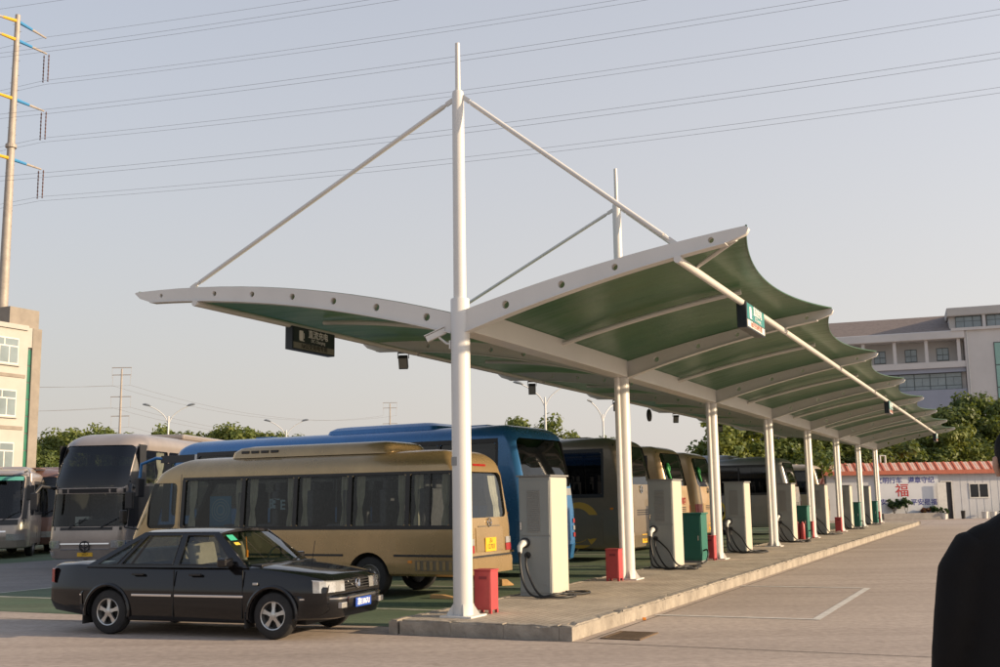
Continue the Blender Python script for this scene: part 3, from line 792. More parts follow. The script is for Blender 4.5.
bl = coach('coach', 'blue coach with wraparound rear window between the gold midi bus and bronze coach', (1.14,25.25,0), radians(149), M['coach_blue'], L=11.8, plate_txt=('苏E','07165'), rz=(2.02,3.1), win_z=(1.72,3.0))
bl.patch('badge_strip', 'B', -1.0, 1.0, 1.82, 1.98, M['coach_silver'], off=.014)
bl.patch('cab_surround', 'L', 10.18, 11.45, 2.86, 3.06, M['black_plastic'], off=.006); bl.patch('cab_surround', 'L', 10.085, 10.165, 1.30, 3.06, M['white_trim'], off=.008)
bl.patch('cab_surround', 'L', 11.03, 11.30, 1.30, 2.85, M['black_plastic'], off=.006)
for k in range(3): bl.patch('badge_text_bar', 'B', .72, .98, 1.12+.13*k, 1.14+.13*k, M['chrome'], off=.03)
br = coach('coach', 'bronze grey coach with large gold ring emblem on its flank beside second canopy column', (3.98,31.45,0), TH, M['coach_bronze'], plate_txt=('苏E','33821'), tail='tall')
livery_ring(br, 1.50, 1.0, .44, .66, 20, 345, M['swoosh_gold']); livery_ring(br, 1.85, .80, .22, .36, -60, 260, M['swoosh_gold']); livery_ring(br, 3.2, 1.0, .6, .75, 60, 230, M['swoosh_gold'])
g2 = coach('coach', 'gold coach with green swirl sticker, behind the charging post by the nearest green cabinet', (5.95,37.15,0), TH, M['coach_gold'], plate_txt=('苏E','28076'), tail='tall')
g3 = coach('coach', 'gold coach partly hidden behind the third canopy column', (7.95,42.75,0), TH, M['coach_gold'], plate_txt=('苏E','28115'), tail='tall')
sv = coach('coach', 'silver grey coach with yellow flank lettering behind the fourth canopy column', (13.2,50.0,0), TH, M['coach_silver'], plate_txt=('苏E','31902'), tail='tall')
ls = coach('coach', 'farthest pale gold coach with arched roof edge behind the fifth and sixth columns', (18.35,63.2,0), TH, M['coach_gold_pale'], plate_txt=('苏E','31950'), tail='tall')
livery_ring(sv, 3.4, 1.05, .42, .52, 20, 330, M['swoosh_yellow']); livery_ring(sv, 5.2, 1.0, .40, .5, 20, 330, M['swoosh_yellow'])
def rear_swirl(c):
    b = MB(); z0 = 2.45
    pts = [(.62,2.3),(.70,2.5),(.78,2.68),(.66,2.80),(.55,2.72),(.6,2.6),(.68,2.62)]
    b.tube([c.pt('B',y,z,.012) for y,z in pts],[.03,.045,.05,.055,.045,.035,.02],8); b.build('window_sticker', M['swoosh_green'], c.root, smooth=50)
for c in (br,g2,g3): rear_swirl(c)
text('rear_lettering', '苏汽集团', .24, M['red_lens'], g2.root, (-.022,0,1.58), (pi/2,0,-pi/2), .004, bold=.006)

# buses across the lane, facing the camera
thd = radians(-96); Ld = 11.8; fr = Vector((-11.5,30.7))-hvec(thd)*Ld
M['coach_rose'] = paint('coach_rose', (.34,.295,.265), .30, .35, .12)
dd = Bus('high_deck_coach', 'tall champagne high-deck coach with dark upper windshield facing the black sedan', (fr.x,fr.y,0), thd, Ld, 2.5, 3.80, M['coach_rose'], cat='coach', group='buses parked across the lane',
         zb=.30, floor=1.0, rnd=.30, rin=.42, rr=.25, rf=.62, rear=[(.3,.05),(.7,0),(3.0,.15),(3.8,.35)], front=[(.3,.10),(.7,0),(1.1,.05),(2.0,.16),(2.35,.10),(3.45,.62),(3.8,1.0)], lv=[1.9,2.05,2.2,3.4])
sw = [(1.0+1.62*k+.04, 1.0+1.62*(k+1)-.04) for k in range(6)]
dd.make([('S',a,b_,2.35,3.30,.08) for a,b_ in sw]+[('S',10.35,11.0,1.15,1.95,.08),('F',-1.08,1.08,1.18,2.08,.08),('F',-1.04,1.04,2.24,3.44,.14)], [2.9,9.1], .48, arch=.09)
for sd in 'LR':
    for a,b_ in sw: dd.glaze('window', sd, a, b_, 2.35, 3.30, M['glass_mid']); curtain(dd, a+.30, sd, 2.36, 3.28, .5, M['curtain'])
    dd.glaze('cab_window', sd, 10.35, 11.0, 1.15, 1.95, M['glass_dark'])
    dd.patch('flank_panel', sd, .9, 11.15, 1.15, 2.28, M['black_plastic'], off=.006)
    dd.patch('window_surround', sd, 10.68, 11.1, 2.29, 3.45, M['black_plastic'], off=.006); dd.patch('cab_surround', sd, 11.03, 11.2, 1.05, 2.28, M['black_plastic'], off=.005)
dd.glaze('lower_windshield', 'F', -1.08, 1.08, 1.18, 2.08, M['glass_mid']); dd.glaze('upper_windshield', 'F', -1.04, 1.04, 2.24, 3.44, M['glass_dark'])
dd.patch('upper_sun_visor', 'F', -1.0, 1.0, 2.30, 2.85, M['black_plastic'], off=-.10, solid=False)
dd.patch('windshield_surround', 'F', -1.24, 1.24, 2.10, 2.22, M['black_plastic'], off=.006)
dd.patch('windshield_surround', 'F', -1.2, 1.2, 1.08, 1.165, M['black_plastic'], off=.006)
for sg in (1,-1):
    dd.patch('windshield_pillar', 'F', sg*1.09, sg*1.245, 1.17, 2.095, M['black_plastic'], off=.006); dd.patch('windshield_pillar', 'F', sg*1.06, sg*1.22, 2.23, 3.44, M['black_plastic'], off=.006)
    dd.patch('headlight', 'F', sg*.74, sg*1.21, .60, .80, M['clear_lens'], off=.014)
    for k in range(3): dd.patch('headlight_lamp', 'F', sg*(.78+.14*k), sg*(.88+.14*k), .63, .77, M['chrome'], off=.022)
    dd.patch('fog_light', 'F', sg*.92, sg*1.12, .40, .50, M['clear_lens'], off=.014)
    b = MB(); b.tube([(11.1,sg*1.1,2.22),(11.85,sg*1.3,2.3),(12.05,sg*1.36,2.1)],.045,8); ma = b.build('mirror_arm', M['black_plastic'], dd.root, smooth=40)
    MB().obox((12.05,sg*1.36,1.88),(.06,0,0),(0,.11,0),(0,0,.24)).build('mirror', M['black_plastic'], ma, bevel=.03)
dd.patch('grille_bar', 'F', -.7, .7, .70, .735, M['chrome'], off=.012); dd.patch('grille_bar', 'F', -.7, .7, .55, .58, M['chrome'], off=.012)
dd.patch('front_bumper', 'F', -1.2, 1.2, .32, .53, M['coach_rose'], off=.02)
dd.emblem('F', 0, .64, .14, 'black_plastic'); dd.plate('F', .44, ('苏E','20167'), .44, .14)
for y in (-.5,.4):
    b = MB(); b.tube([Vector(dd.pt('F',y,1.14,.04)),Vector(dd.pt('F',y+.5,1.42,.03))],.013,6); b.build('wiper', M['black_plastic'], dd.root)
MB().obox((11.2,.1,1.28),(.12,0,0),(0,.55,0),(0,0,.10)).build('dashboard', M['black_plastic'], dd.root, bevel=.03)
MB().box(11.1,11.3,-.55,-.15,1.2,1.45).build('papers_on_dashboard', M['white_trim'], dd.root)
MB().box(3.0,7.0,-.8,.8,3.80,3.98).build('roof_air_conditioner', M['coach_rose'], dd.root, bevel=.06)

thl = radians(-76); Ll = 8.6; fr = Vector((-17.55,37.9))-hvec(thl)*Ll
lf = coach('coach', 'champagne coach at left edge facing camera with teal tinted windshield top', (fr.x,fr.y,0), thl, M['coach_rose'], L=Ll, H=3.05, axles=(2.3,6.6), group='buses parked across the lane', win_z=(1.55,2.55), rz=(1.8,2.75), plate_txt=('苏E','20211'))
M['teal_tint'] = mat('teal_tint', (.08,.30,.26), .2, coat=.5)
lf.patch('windshield_tint', 'F', -1.0, 1.0, 2.66, 2.80, M['teal_tint'], off=.004)
thb = radians(-84); fr = Vector((-17.75,41.2))-hvec(thb)*9.5
M['coach_maroon'] = paint('coach_maroon', (.17,.095,.075), .4, .2, .12)
mb_ = coach('coach', 'dark maroon coach with drooping mirrors between the left champagne coach and the high-deck coach', (fr.x,fr.y,0), thb, M['coach_maroon'], L=9.5, H=3.15, axles=(2.5,7.2), group='buses parked across the lane', win_z=(1.6,2.6), rz=(1.8,2.8), plate_txt=('苏E','20388'))
fr = Vector((-9.8,47.5))-hvec(radians(-86))*11.5
s2 = coach('coach', 'silver coach whose roof shows behind the high-deck coach and blue coach', (fr.x,fr.y,0), radians(-86), M['coach_silver'], L=11.5, group='buses parked across the lane', plate_txt=('苏E','20502'), H=3.5)
fr = Vector((-25.5,58.0))-hvec(radians(-100))*10
s3 = coach('coach', 'grey roofed coach far back beside the beige building', (fr.x,fr.y,0), radians(-100), M['coach_silver'], L=10, group='buses parked across the lane', plate_txt=('苏E','20777'), H=3.3, axles=(2.6,7.6))

lf.patch('windshield_surround', 'F', -1.15, 1.15, 1.14, 1.32, M['black_plastic'], off=.006)
for sg in (1,-1): lf.patch('windshield_pillar', 'F', sg*1.07, sg*1.2, 1.33, 2.8, M['black_plastic'], off=.006)
M['wood'] = mat('wood', (.48,.29,.12), .8, var=.3, scale=8)
for i,(x,y,rz,lab) in enumerate(((.05,23.0,.4,'small wooden wheel chock on the green pavement behind the gold midi bus'),(-1.05,20.2,-.45,'wooden plank lying under the gold midi bus rear axle'))):
    o = MB().prism([(-.13,0),(.13,0),(.13,.02),(-.02,.13),(-.13,.13)],'y',-.08,.08).build('wheel_chock' if i == 0 else 'plank', M['wood'], None, bevel=.006, loc=(x,y,.006), rot=(0,0,rz)); tag(o, lab, 'chock' if i == 0 else 'plank')
    if i: o.scale = (2.2,.8,.5)
# ------------------------------------------------------------------ black sedan
M['car_black'] = mat('car_black', (.006,.006,.007), .12, 0, coat=.5, spec=.35)
M['car_trim'] = mat('car_trim', (.016,.016,.017), .5)
M['car_glass'] = glass_mat('car_glass', (.55,.60,.58), 1.6)
M['blue_plate'] = mat('blue_plate', (.02,.07,.36), .4)
M['alloy'] = mat('alloy', (.55,.55,.54), .3, metal=.85, var=.2, scale=20)
M['beige_cloth'] = mat('beige_cloth', (.33,.29,.23), .9, var=.2, scale=9)
CS = .985
car = empty('sedan_car', (-5.168,16.261,0), -.3545, 'black four-door sedan with alloy wheels and blue licence plate', 'car'); car.scale = (CS,CS,CS)
st = [(-1.06,.735,.40,.90),(-1.035,.785,.36,.95),(-.95,.815,.31,.972),(-.55,.835,.26,.985),(-.2,.845,.22,.972),(.3,.85,.20,.955),(1.0,.85,.20,.945),(1.7,.85,.20,.945),(2.2,.85,.20,.955),(2.36,.848,.20,.945),
      (2.75,.84,.22,.905),(3.1,.828,.25,.855),(3.30,.81,.30,.815),(3.38,.785,.34,.785),(3.42,.755,.38,.74)]
def carsec(x, hw, zs, zt):
    h = [(0,zs),(hw*.8,zs),(hw-.05,zs+.01),(hw-.015,zs+.07),(hw-.002,.46),(hw,.60),(hw-.004,.66),(hw-.012,.68),(hw-.03,zt-.085),(hw-.065,zt-.03),(hw-.13,zt-.004),(hw*.5,zt+.012),(0,zt+.018)]
    return [(x,y,z) for y,z in h]+[(x,-y,z) for y,z in h[-2:0:-1]]
b = MB(); ns = 24
for q in st: b.v += carsec(*q)
for i in range(len(st)-1):
    for j in range(ns):
        k = (j+1)%ns
        inner = -.35 < (st[i][0]+st[i+1][0])/2 < 2.2 and j in (10,11,12,13)
        b.f.append([i*ns+j,i*ns+k,(i+1)*ns+k,(i+1)*ns+j]); b.m.append(1 if inner else 0)
b.f.append(list(range(ns))); b.m.append(0); b.f.append([(len(st)-1)*ns+j for j in range(ns)][::-1]); b.m.append(0)
cme = b.mesh('body', [M['car_black'], M['interior']])
cut = MB()
for x in (0,2.656):
    for sg in (1,-1):
        poly = [(x+.355*cos(2*pi*q/32), .31+.355*sin(2*pi*q/32)) for q in range(32)]
        cut.prism(poly, 'y', sg*.58, sg*1.1, 1)
cme = boolean(cme, [cut.mesh('c',[M['car_black'],M['car_trim']])], 'body')
cme.polygons.foreach_set('use_smooth',[True]*len(cme.polygons)); cme.set_sharp_from_angle(angle=radians(28))
cbody = link('body', cme, car)
# greenhouse: side frames with real window openings
def gmap(x, t, sg, off=0.0):
    y = .805+(.605-.805)*t+.03*sin(pi*t)+off; z = .935+(1.395-.935)*t
    return (x, sg*y, z)
fr_w = [(1.16,.06),(2.02,.06),(1.60,.90),(1.18,.90)]
rr_w = [(.20,.06),(1.06,.06),(1.08,.90),(.52,.90)]
qr_w = [(-.20,.06),(.12,.06),(.42,.80)]
outer = [(-.42,-.03),(2.26,-.03),(1.66,1.0),(.44,1.0)]
for sg in (1,-1):
    me = plate('window_frame', outer, [fr_w, rr_w, qr_w], .03)
    for v in me.vertices: v.co = Vector(gmap(v.co.x, v.co.y, sg, v.co.z))
    me.materials.clear(); me.materials.append(M['car_black']); link('window_frame', me, car)
    for nm, pl in (('front_door_window',fr_w),('rear_door_window',rr_w),('quarter_window',qr_w)):
        cx = sum(p[0] for p in pl)/len(pl); ct = sum(p[1] for p in pl)/len(pl)
        pp = [(cx+(x-cx)*1.05, ct+(t-ct)*1.05) for x,t in pl]
        MB().add([gmap(x,t,sg,-.004) for x,t in pp],[list(range(len(pp)))]).build(nm, M['car_glass'], car)
        tb = MB(); tb.tube([gmap(x,t,sg,.017) for x,t in pl],.008,6,closed=True); tb.build('window_trim', M['car_trim'] if nm != 'x' else 0, car)
    MB().beam(gmap(.36,.06,sg,.0),gmap(.58,.90,sg,.0),.02,.03).build('window_divider', M['car_trim'], car)
rf = MB()
def roof(i, j):
    x = 1.68+(.42-1.68)*i; y = (j-.5)*2; e = 1-abs(y)**2.6
    return (x-.05*(1-y*y)*(1 if i > .5 else -1)*abs(2*i-1)**2, y*.632, 1.372+.055*e+.018*sin(pi*i))
rf.grid(roof, 10, 14); c0 = len(rf.v); rf.grid(lambda i,j: tuple(Vector(roof(i,j))-Vector((0,0,.035))), 10, 14)
per = [i*15 for i in range(11)]+[150+j for j in range(1,15)]+[i*15+14 for i in range(9,-1,-1)]+[j for j in range(13,0,-1)]
for q in range(len(per)):
    p0,p1 = per[q],per[(q+1)%len(per)]; rf.f.append([p0,p1,c0+p1,c0+p0]); rf.m.append(0)
rf.build('roof', M['car_black'], car, smooth=40)
def wsh(x0,x1,bow):
    def fn(i,j):
        y=(j-.5)*2; yy = (.775+(.60-.775)*i)*y
        return (x0+(x1-x0)*i+bow*(1-y*y)*(1-.4*i), yy, .945+(1.395-.945)*i+.01*(1-y*y))
    return fn
MB().grid(wsh(2.25,1.64,.10),6,10).build('windshield', M['car_glass'], car, smooth=60)
MB().grid(wsh(-.42,.46,-.06),6,10).build('rear_window', M['car_glass'], car, smooth=60)
MB().box(2.05,2.42,-.72,.72,.93,.962).build('cowl', M['car_trim'], car, bevel=.01)
for y in (-.4,.2):
    tb = MB(); tb.tube([(2.33,y,.975),(2.20,y+.5,1.01)],.009,6); tb.build('wiper', M['car_trim'], car)
# interior
sb = MB(); sb.obox((-.02,0,.25),(.075,0,.0),(0,.24,0),(-.08,0,.30)); sb.obox((-.08,0,.62),(.045,0,0),(0,.13,0),(0,0,.085)); sm = sb.mesh('seat', M['beige_cloth'], bevel=.03)
for y in (-.37,.37): link('front_seat', sm, car, (1.28,y,.70))
rb2 = MB(); rb2.obox((.22,0,1.0),(.08,0,0),(0,.62,0),(-.06,0,.16)); rb2.build('rear_seat', M['beige_cloth'], car, bevel=.04)
tb = MB(); tb.tube([(1.93+.04*sin(t),.37+.17*cos(t),1.0+.15*sin(t)) for t in [2*pi*k/20 for k in range(20)]],.013,6,closed=True); tb.build('steering_wheel', M['car_trim'], car)
MB().box(1.95,2.2,-.70,.70,.94,1.0).build('dashboard', M['car_trim'], car, bevel=.02)
tb = MB(); tb.box(1.70,1.73,-.07,.07,1.31,1.36); tb.build('rear_view_mirror', M['car_trim'], car)
tb = MB(); tb.tube([(1.70,-.02,1.31),(1.72,-.02,1.12)],.006,6); tb.obox((1.72,-.02,1.07),(.012,0,0),(0,.02,0),(0,0,.05)); tb.build('hanging_charm', M['amber_lens'], car)
M['sticker'] = mat('sticker', (.05,.40,.25), .5)
f_ = wsh(2.25,1.64,.10)
MB().add([tuple(Vector(f_(a,c))+Vector((.006,0,.004))) for a,c in ((.72,.05),(.72,.15),(.88,.15),(.88,.05))],[(0,1,2,3)]).build('windshield_sticker', M['sticker'], car)
MB().add([tuple(Vector(f_(a,c))+Vector((.006,0,.004))) for a,c in ((.58,.06),(.58,.13),(.66,.13),(.66,.06))],[(0,1,2,3)]).build('windshield_sticker', M['swoosh_yellow'], car)
# bumpers, lamps, trim
def bumper(x_in, x_out, zprof, sgn, name, m):
    b = MB(); nseg = 14; rows = []
    for q in range(nseg+1):
        a = -1+2*q/nseg; y = a*.848; k_ = abs(a)
        ex = (x_out-x_in)*(1-max(0,(k_-.55)/.45)**2.4)
        rows.append((y, x_in+ex))
    for (y, x) in rows:
        for dz, dx in zprof: b.v.append((x-sgn*dx, y, dz))
    n = len(zprof)
    for i in range(nseg):
        for j in range(n-1): b.f.append([i*n+j,i*n+j+1,(i+1)*n+j+1,(i+1)*n+j]); b.m.append(0)
    return b.build(name, m, car, smooth=35)
fb = bumper(3.06,3.545,[(.26,.12),(.28,.05),(.36,.01),(.50,0),(.545,.01),(.56,.03),(.575,.16)],1,'front_bumper',M['car_black'])
bumper(-.44,-1.125,[(.30,.14),(.33,.05),(.42,.01),(.54,0),(.575,.01),(.59,.03),(.60,.10)],-1,'rear_bumper',M['car_black'])
bumper(3.07,3.552,[(.515,.03),(.517,0),(.535,0),(.537,.03)],1,'bumper_strip',M['chrome'])
bumper(-.45,-1.132,[(.53,.03),(.532,0),(.55,0),(.552,.03)],-1,'bumper_strip',M['chrome'])
for sg in (1,-1):
    for x0,x1 in ((.42,1.08),(1.13,2.22)): MB().box(x0,x1,sg*.845,sg*.868,.535,.565).build('side_moulding', M['chrome'], car, bevel=.004)
    for x in (.42,1.36): MB().box(x,x+.19,sg*.84,sg*.875,.815,.845).build('door_handle', M['car_trim'], car, bevel=.008)
    for xx,zz in ((1.105,.94),(2.20,.94)): MB().box(xx-.004,xx+.004,sg*.838,sg*.853,.26,zz-.05).build('door_seam', M['ink'], car)
    MB().box(2.36,2.44,sg*.845,sg*.862,.70,.735).build('side_repeater', M['clear_lens'], car, bevel=.008)
    # wheel arch flare, mud flap, mirror
    for x in (0,2.656):
        b = MB(); b.tube([(x+.375*cos(t),sg*.848,.31+.375*sin(t)) for t in [radians(-8+196*k/18) for k in range(19)]],.026,6); b.build('arch_flare', M['car_black'], car, smooth=50)
        MB().box(x-.42,x-.40,sg*.62,sg*.84,.14,.42).build('mud_flap', M['black_rubber'], car)
    MB().obox((1.98,sg*.93,1.0),(.07,0,0),(0,.10,0),(0,0,.06)).build('door_mirror', M['car_black'], car, bevel=.025)
    MB().box(1.95,2.03,sg*.80,sg*.88,.955,.985).build('mirror_stalk', M['car_black'], car)
    # lamps
    hl = MB(); P_ = [(3.47,.355),(3.452,.60),(3.415,.745),(3.345,.805),(3.26,.828)]
    for q,(x,y) in enumerate(P_): hl.v += [(x,sg*y,.608),(x-.004,sg*y,.62),(x-.012,sg*y,.735+.006*q),(x-.03,sg*(y-.004),.748+.006*q)]
    hl.v += [(x-.10,sg*min(y,.72),z) for (x,y) in P_ for z in (.608,.735)]
    for q in range(4):
        for k in range(3): hl.f.append([q*4+k,q*4+k+1,q*4+5+k,q*4+4+k]); hl.m.append(0)
        hl.f.append([q*4,q*4+4,20+q*2+2,20+q*2]); hl.m.append(0); hl.f.append([q*4+3,q*4+7,20+q*2+3,20+q*2+1]); hl.m.append(0)
    hl.build('headlight', M['clear_lens'], car, smooth=25)
    MB().box(3.50,3.562,sg*.46,sg*.60,.40,.475).build('fog_light', M['clear_lens'], car, bevel=.008)
    tlm = MB(); P_ = [(-1.072,.52),(-1.070,.70),(-1.052,.765),(-1.025,.795),(-.955,.822)]
    for q,(x,y) in enumerate(P_): tlm.v += [(x+.012,sg*(y-.004),.70),(x,sg*y,.712),(x,sg*y,.888),(x+.014,sg*(y-.006),.90)]
    tlm.v += [(x+.10,sg*min(y,.70),z) for (x,y) in P_ for z in (.70,.90)]
    for q in range(4):
        for k in range(3): tlm.f.append([q*4+k,q*4+k+1,q*4+5+k,q*4+4+k]); tlm.m.append(0)
        tlm.f.append([q*4,q*4+4,20+q*2+2,20+q*2]); tlm.m.append(0); tlm.f.append([q*4+3,q*4+7,20+q*2+3,20+q*2+1]); tlm.m.append(0)
    tlm.build('tail_light', M['red_lens'], car, smooth=25)
gr = MB()
for k in range(4): gr.box(3.40,3.465-.003*k,-.345,.345,.615+.036*k,.633+.036*k)
gr.build('grille', M['car_trim'], car, bevel=.004)
tb = MB(); tb.tube([(3.475,.062*cos(t),.685+.062*sin(t)) for t in [2*pi*k/20 for k in range(20)]],.008,6,closed=True)
for s_ in (-1,1): tb.tube([(3.475,s_*.045,.73),(3.475,s_*.016,.64),(3.475,0,.69)],.007,5)
tb.build('emblem', M['chrome'], car)
lp = MB().box(3.55,3.566,-.22,.22,.385,.505).build('license_plate', M['blue_plate'], car, bevel=.003)
text('plate_lettering', '苏E·3967U', .095, M['white_ink'], lp, (3.5675,0,.443), (pi/2,0,pi/2), .002, sx=.82, bold=.003)
tb = MB(); tb.tube([(2.42,.60,.95),(2.46,.60,1.22)],.005,6); tb.build('antenna', M['car_trim'], car)
MB().box(-.3,3.0,-.55,.55,.17,.24).build('underbody', M['car_trim'], car)
R_ = .31
tyre = MB().lathe(tyre_prof(R_,.19),'y',32,cap=False).mesh('wheel', M['black_rubber'], smooth=35)
def alloy(sg):
    b = MB(); b.lathe([(sg*.0,R_*.61),(sg*.088,R_*.615),(sg*.094,R_*.595),(sg*.088,R_*.555),(sg*.04,R_*.53),(sg*.0,R_*.53)],'y',36, cap=False)
    for k in range(5):
        t = 2*pi*k/5+.3; d = Vector((cos(t),0,sin(t))); n = Vector((-sin(t),0,cos(t))); y = sg*.072
        pts = [d*.02-n*.030, d*.02+n*.030, d*.09+n*.021, d*.17+n*.034, d*.17-n*.034, d*.09-n*.021]
        b.add([(p.x,y+sg*(.014 if q < 2 else 0),p.z) for q,p in enumerate(pts)]+[(p.x,y-sg*.03,p.z) for p in pts],[(0,1,2,5),(5,2,3,4),(1,7,8,2),(2,8,9,3),(4,10,11,5),(5,11,6,0)])
    b.lathe([(sg*.05,.042),(sg*.09,.040),(sg*.094,.024)],'y',16)
    return b.mesh('rim', M['alloy'], smooth=30)
for x in (0,2.656):
    for sg in (1,-1):
        w = link('wheel', tyre, car, (x,sg*.735,R_)); link('rim', alloy(sg), w)
        MB().lathe([(sg*.01,R_*.60),(sg*.012,.001)],'y',24).build('brake_disc', M['ink'], w)

# ------------------------------------------------------------------ charging posts on the platform
M['post_shaded'] = mat('post_shaded', (.27,.285,.28), .45, var=.06, scale=3)  # darker grey: the shade of the unlit faces is put into the colour
M['post_sunlit'] = mat('post_sunlit', (.52,.48,.40), .42, var=.05, scale=3)  # lighter cream: sunlight on one side is put into the colour
M['post_cap'] = mat('post_cap', (.20,.20,.20), .5)
M['vent_grey'] = mat('vent_grey', (.26,.265,.26), .6)
PW, PD, PH = .56, .74, 1.93
def make_post():
    r = empty('charging_post')
    MB().box(0,PD,-PW/2,PW/2,.0,PH).build('cabinet', [M['post_shaded']], r, bevel=.008)
    MB().box(.03,PD-.012,-PW/2-.006,-PW/2+.02,.02,PH-.02).build('sunlit_side', M['post_sunlit'], r, bevel=.003)  # thin sheet carrying the painted sunlit tone of this side
    MB().box(-.03,PD+.03,-PW/2-.03,PW/2+.03,PH,PH+.03).build('cap', M['post_cap'], r, bevel=.006)
    d1 = MB().box(-.012,.01,-PW/2+.02,PW/2-.02,.98,PH-.06).build('upper_door', M['post_shaded'], r, bevel=.003)
    MB().box(-.012,.01,-PW/2+.02,PW/2-.02,.06,.955).build('lower_door', M['post_shaded'], r, bevel=.003)
    v = MB().box(-.018,.0,-.10,.13,1.02,1.72).build('vent_panel', M['vent_grey'], d1)
    sl = MB().obox((-.02,.015,0),(.006,0,.004),(0,.105,0),(-.003,0,.008)).mesh('vent_slat', M['vent_grey'])
    for k in range(22): link('vent_slat', sl, v, (0,0,1.045+.031*k))
    b = MB(); b.tube([(-.015,.235,1.20),(-.045,.235,1.19),(-.045,.235,1.07),(-.015,.235,1.06)],.009,6); b.build('door_handle', M['chrome'], r)
    s_ = MB(); s_.lathe([(-.04,.075),(-.035,.085),(.0,.085)],'x',18,c=(-.01,.17,.86)); s_.build('socket', M['black_plastic'], r, smooth=40)
    s_ = MB(); s_.lathe([(-.03,.05),(.0,.055)],'x',14,c=(-.012,.13,.66)); s_.build('holster', M['black_plastic'], r, smooth=40)
    gn = MB(); gn.tube([(-.03,.17,.86),(-.12,.175,.85),(-.19,.19,.80),(-.20,.19,.70)],[.055,.058,.045,.032],12); gn.build('charging_plug', M['white_trim'], r, smooth=50)
    gn = MB(); gn.tube([(-.20,.19,.72),(-.203,.19,.64)],[.034,.026],10); gn.build('plug_grip', M['black_plastic'], r, smooth=50)
    MB().box(-.016,.0,-.20,-.13,.17,.21).build('data_plate', M['vent_grey'], r)
    return r
def smoothpts(pts, n=8):
    P = [Vector(p) for p in pts]; out = []
    for i in range(len(P)-1):
        a, b_, c, d = P[max(0,i-1)], P[i], P[i+1], P[min(len(P)-1,i+2)]
        for k in range(n):
            t = k/n; out.append(.5*((2*b_)+(c-a)*t+(2*a-5*b_+4*c-d)*t*t+(-a+3*b_-3*c+d)*t**3))
    out.append(P[-1]); return out
proto = make_post()
posn = ['nearest the camera, beside the first column','between the second column and the green cabinet','between the third and fourth columns','just left of the second green cabinet','between the fifth and sixth columns','between the sixth and seventh columns','between the last two columns']
for i in range(7):
    c = proto if i == 0 else copy_tree(proto)
    c.location = G(3.1+SP*i, -.25, PZ-.013); c.rotation_euler = (0,0,SITE_RZ)
    tag(c, 'grey charging post, one side coloured cream as sunlit, '+posn[i], 'charging post', 'charging posts along the platform')
    # cable: drops from the plug, loops on the paving and returns to the post
    r = random.Random(40+i); j = lambda s=.08: r.uniform(-s,s); zz = .033
    if i == 0: pts = [(-.203,.19,.66),(-.21,.18,.50),(-.24,.12,.25),(-.30,.0,.09),(-.38,-.16,zz),(-.42,-.42,zz),(-.30,-.62,zz),(-.05,-.70,zz),(.12,-.58,zz),(.05,-.44,zz+.012),(-.2,-.38,zz+.03),(-.1,-.55,zz+.03),(.25,-.62,zz),(.6,-.7,zz),(.78,-.55,zz),(.7,-.36,zz),(.45,-.345,.05)]
    else: pts = [(-.203,.19,.66),(-.22,.2,.45),(-.25,.18,.2),(-.26,.1,.06),(-.28+j(),-.15,zz),(-.3+j(),-.5,zz),(-.15,-.75+j(),zz),(.15,-.78+j(),zz),(.2,-.6,zz+.01),(-.05,-.48,zz+.03),(-.2,-.36,.15),(-.15,-.2,.40),(-.1,.0,.58),(-.03,.13,.66)]
    b = MB(); b.tube(smoothpts(pts,6),.019,8); b.build('cable', M['cable'], c, smooth=60)
    if i == 0:
        b = MB(); b.tube(smoothpts([(-.03,.13,.66),(-.14,.11,.55),(-.17,.05,.35),(-.24,-.1,.12),(-.3,-.24,zz),(-.33,-.40,zz+.02),(-.1,-.52,zz+.04),(.15,-.48,zz)],6),.019,8); b.build('cable', M['cable'], c, smooth=60)
# green junction cabinets
M['cabinet_green'] = mat('cabinet_green', (.015,.13,.095), .42, var=.12, scale=2)
def green_cab(u, v, lab, w=.52, d=.55, h=1.14):
    r = empty('junction_cabinet', G(u,v,PZ-.013), SITE_RZ, lab, 'cabinet', 'green cabinets on the platform')
    MB().box(0,d,-w/2,w/2,.05,h).build('cabinet', M['cabinet_green'], r, bevel=.006)
    MB().box(-.03,d+.03,-w/2-.03,w/2+.03,h,h+.035).build('cap', M['cabinet_green'], r, bevel=.008)
    MB().box(.02,d-.02,-w/2+.02,w/2-.02,.0,.05).build('plinth', M['post_cap'], r)
    MB().box(-.01,.01,-w/2+.025,w/2-.025,.09,h-.05).build('door', M['cabinet_green'], r, bevel=.004)
    MB().box(-.022,-.005,-.19,-.17,.52,.64).build('door_lock', M['chrome'], r, bevel=.003)
    b = MB(); b.tube(smoothpts([(.1,-w/2-.01,.28),(.08,-w/2-.10,.30),(.02,-w/2-.14,.20),(-.05,-w/2-.12,.07),(-.3,-w/2-.14,.035),(-.8,-w/2-.2,.033)],6),.02,8); b.build('cable', M['cable'], r, smooth=60)
green_cab(12.55, -.25, 'green metal junction cabinet nearest the camera beside a charging post')
green_cab(27.0, -.22, 'green metal junction cabinet left of the fifth canopy column with red cylinders')
green_cab(41.2, -.22, 'narrow green junction cabinet near the seventh column')
green_cab(47.6, -.15, 'farthest green junction cabinet beside the last column')
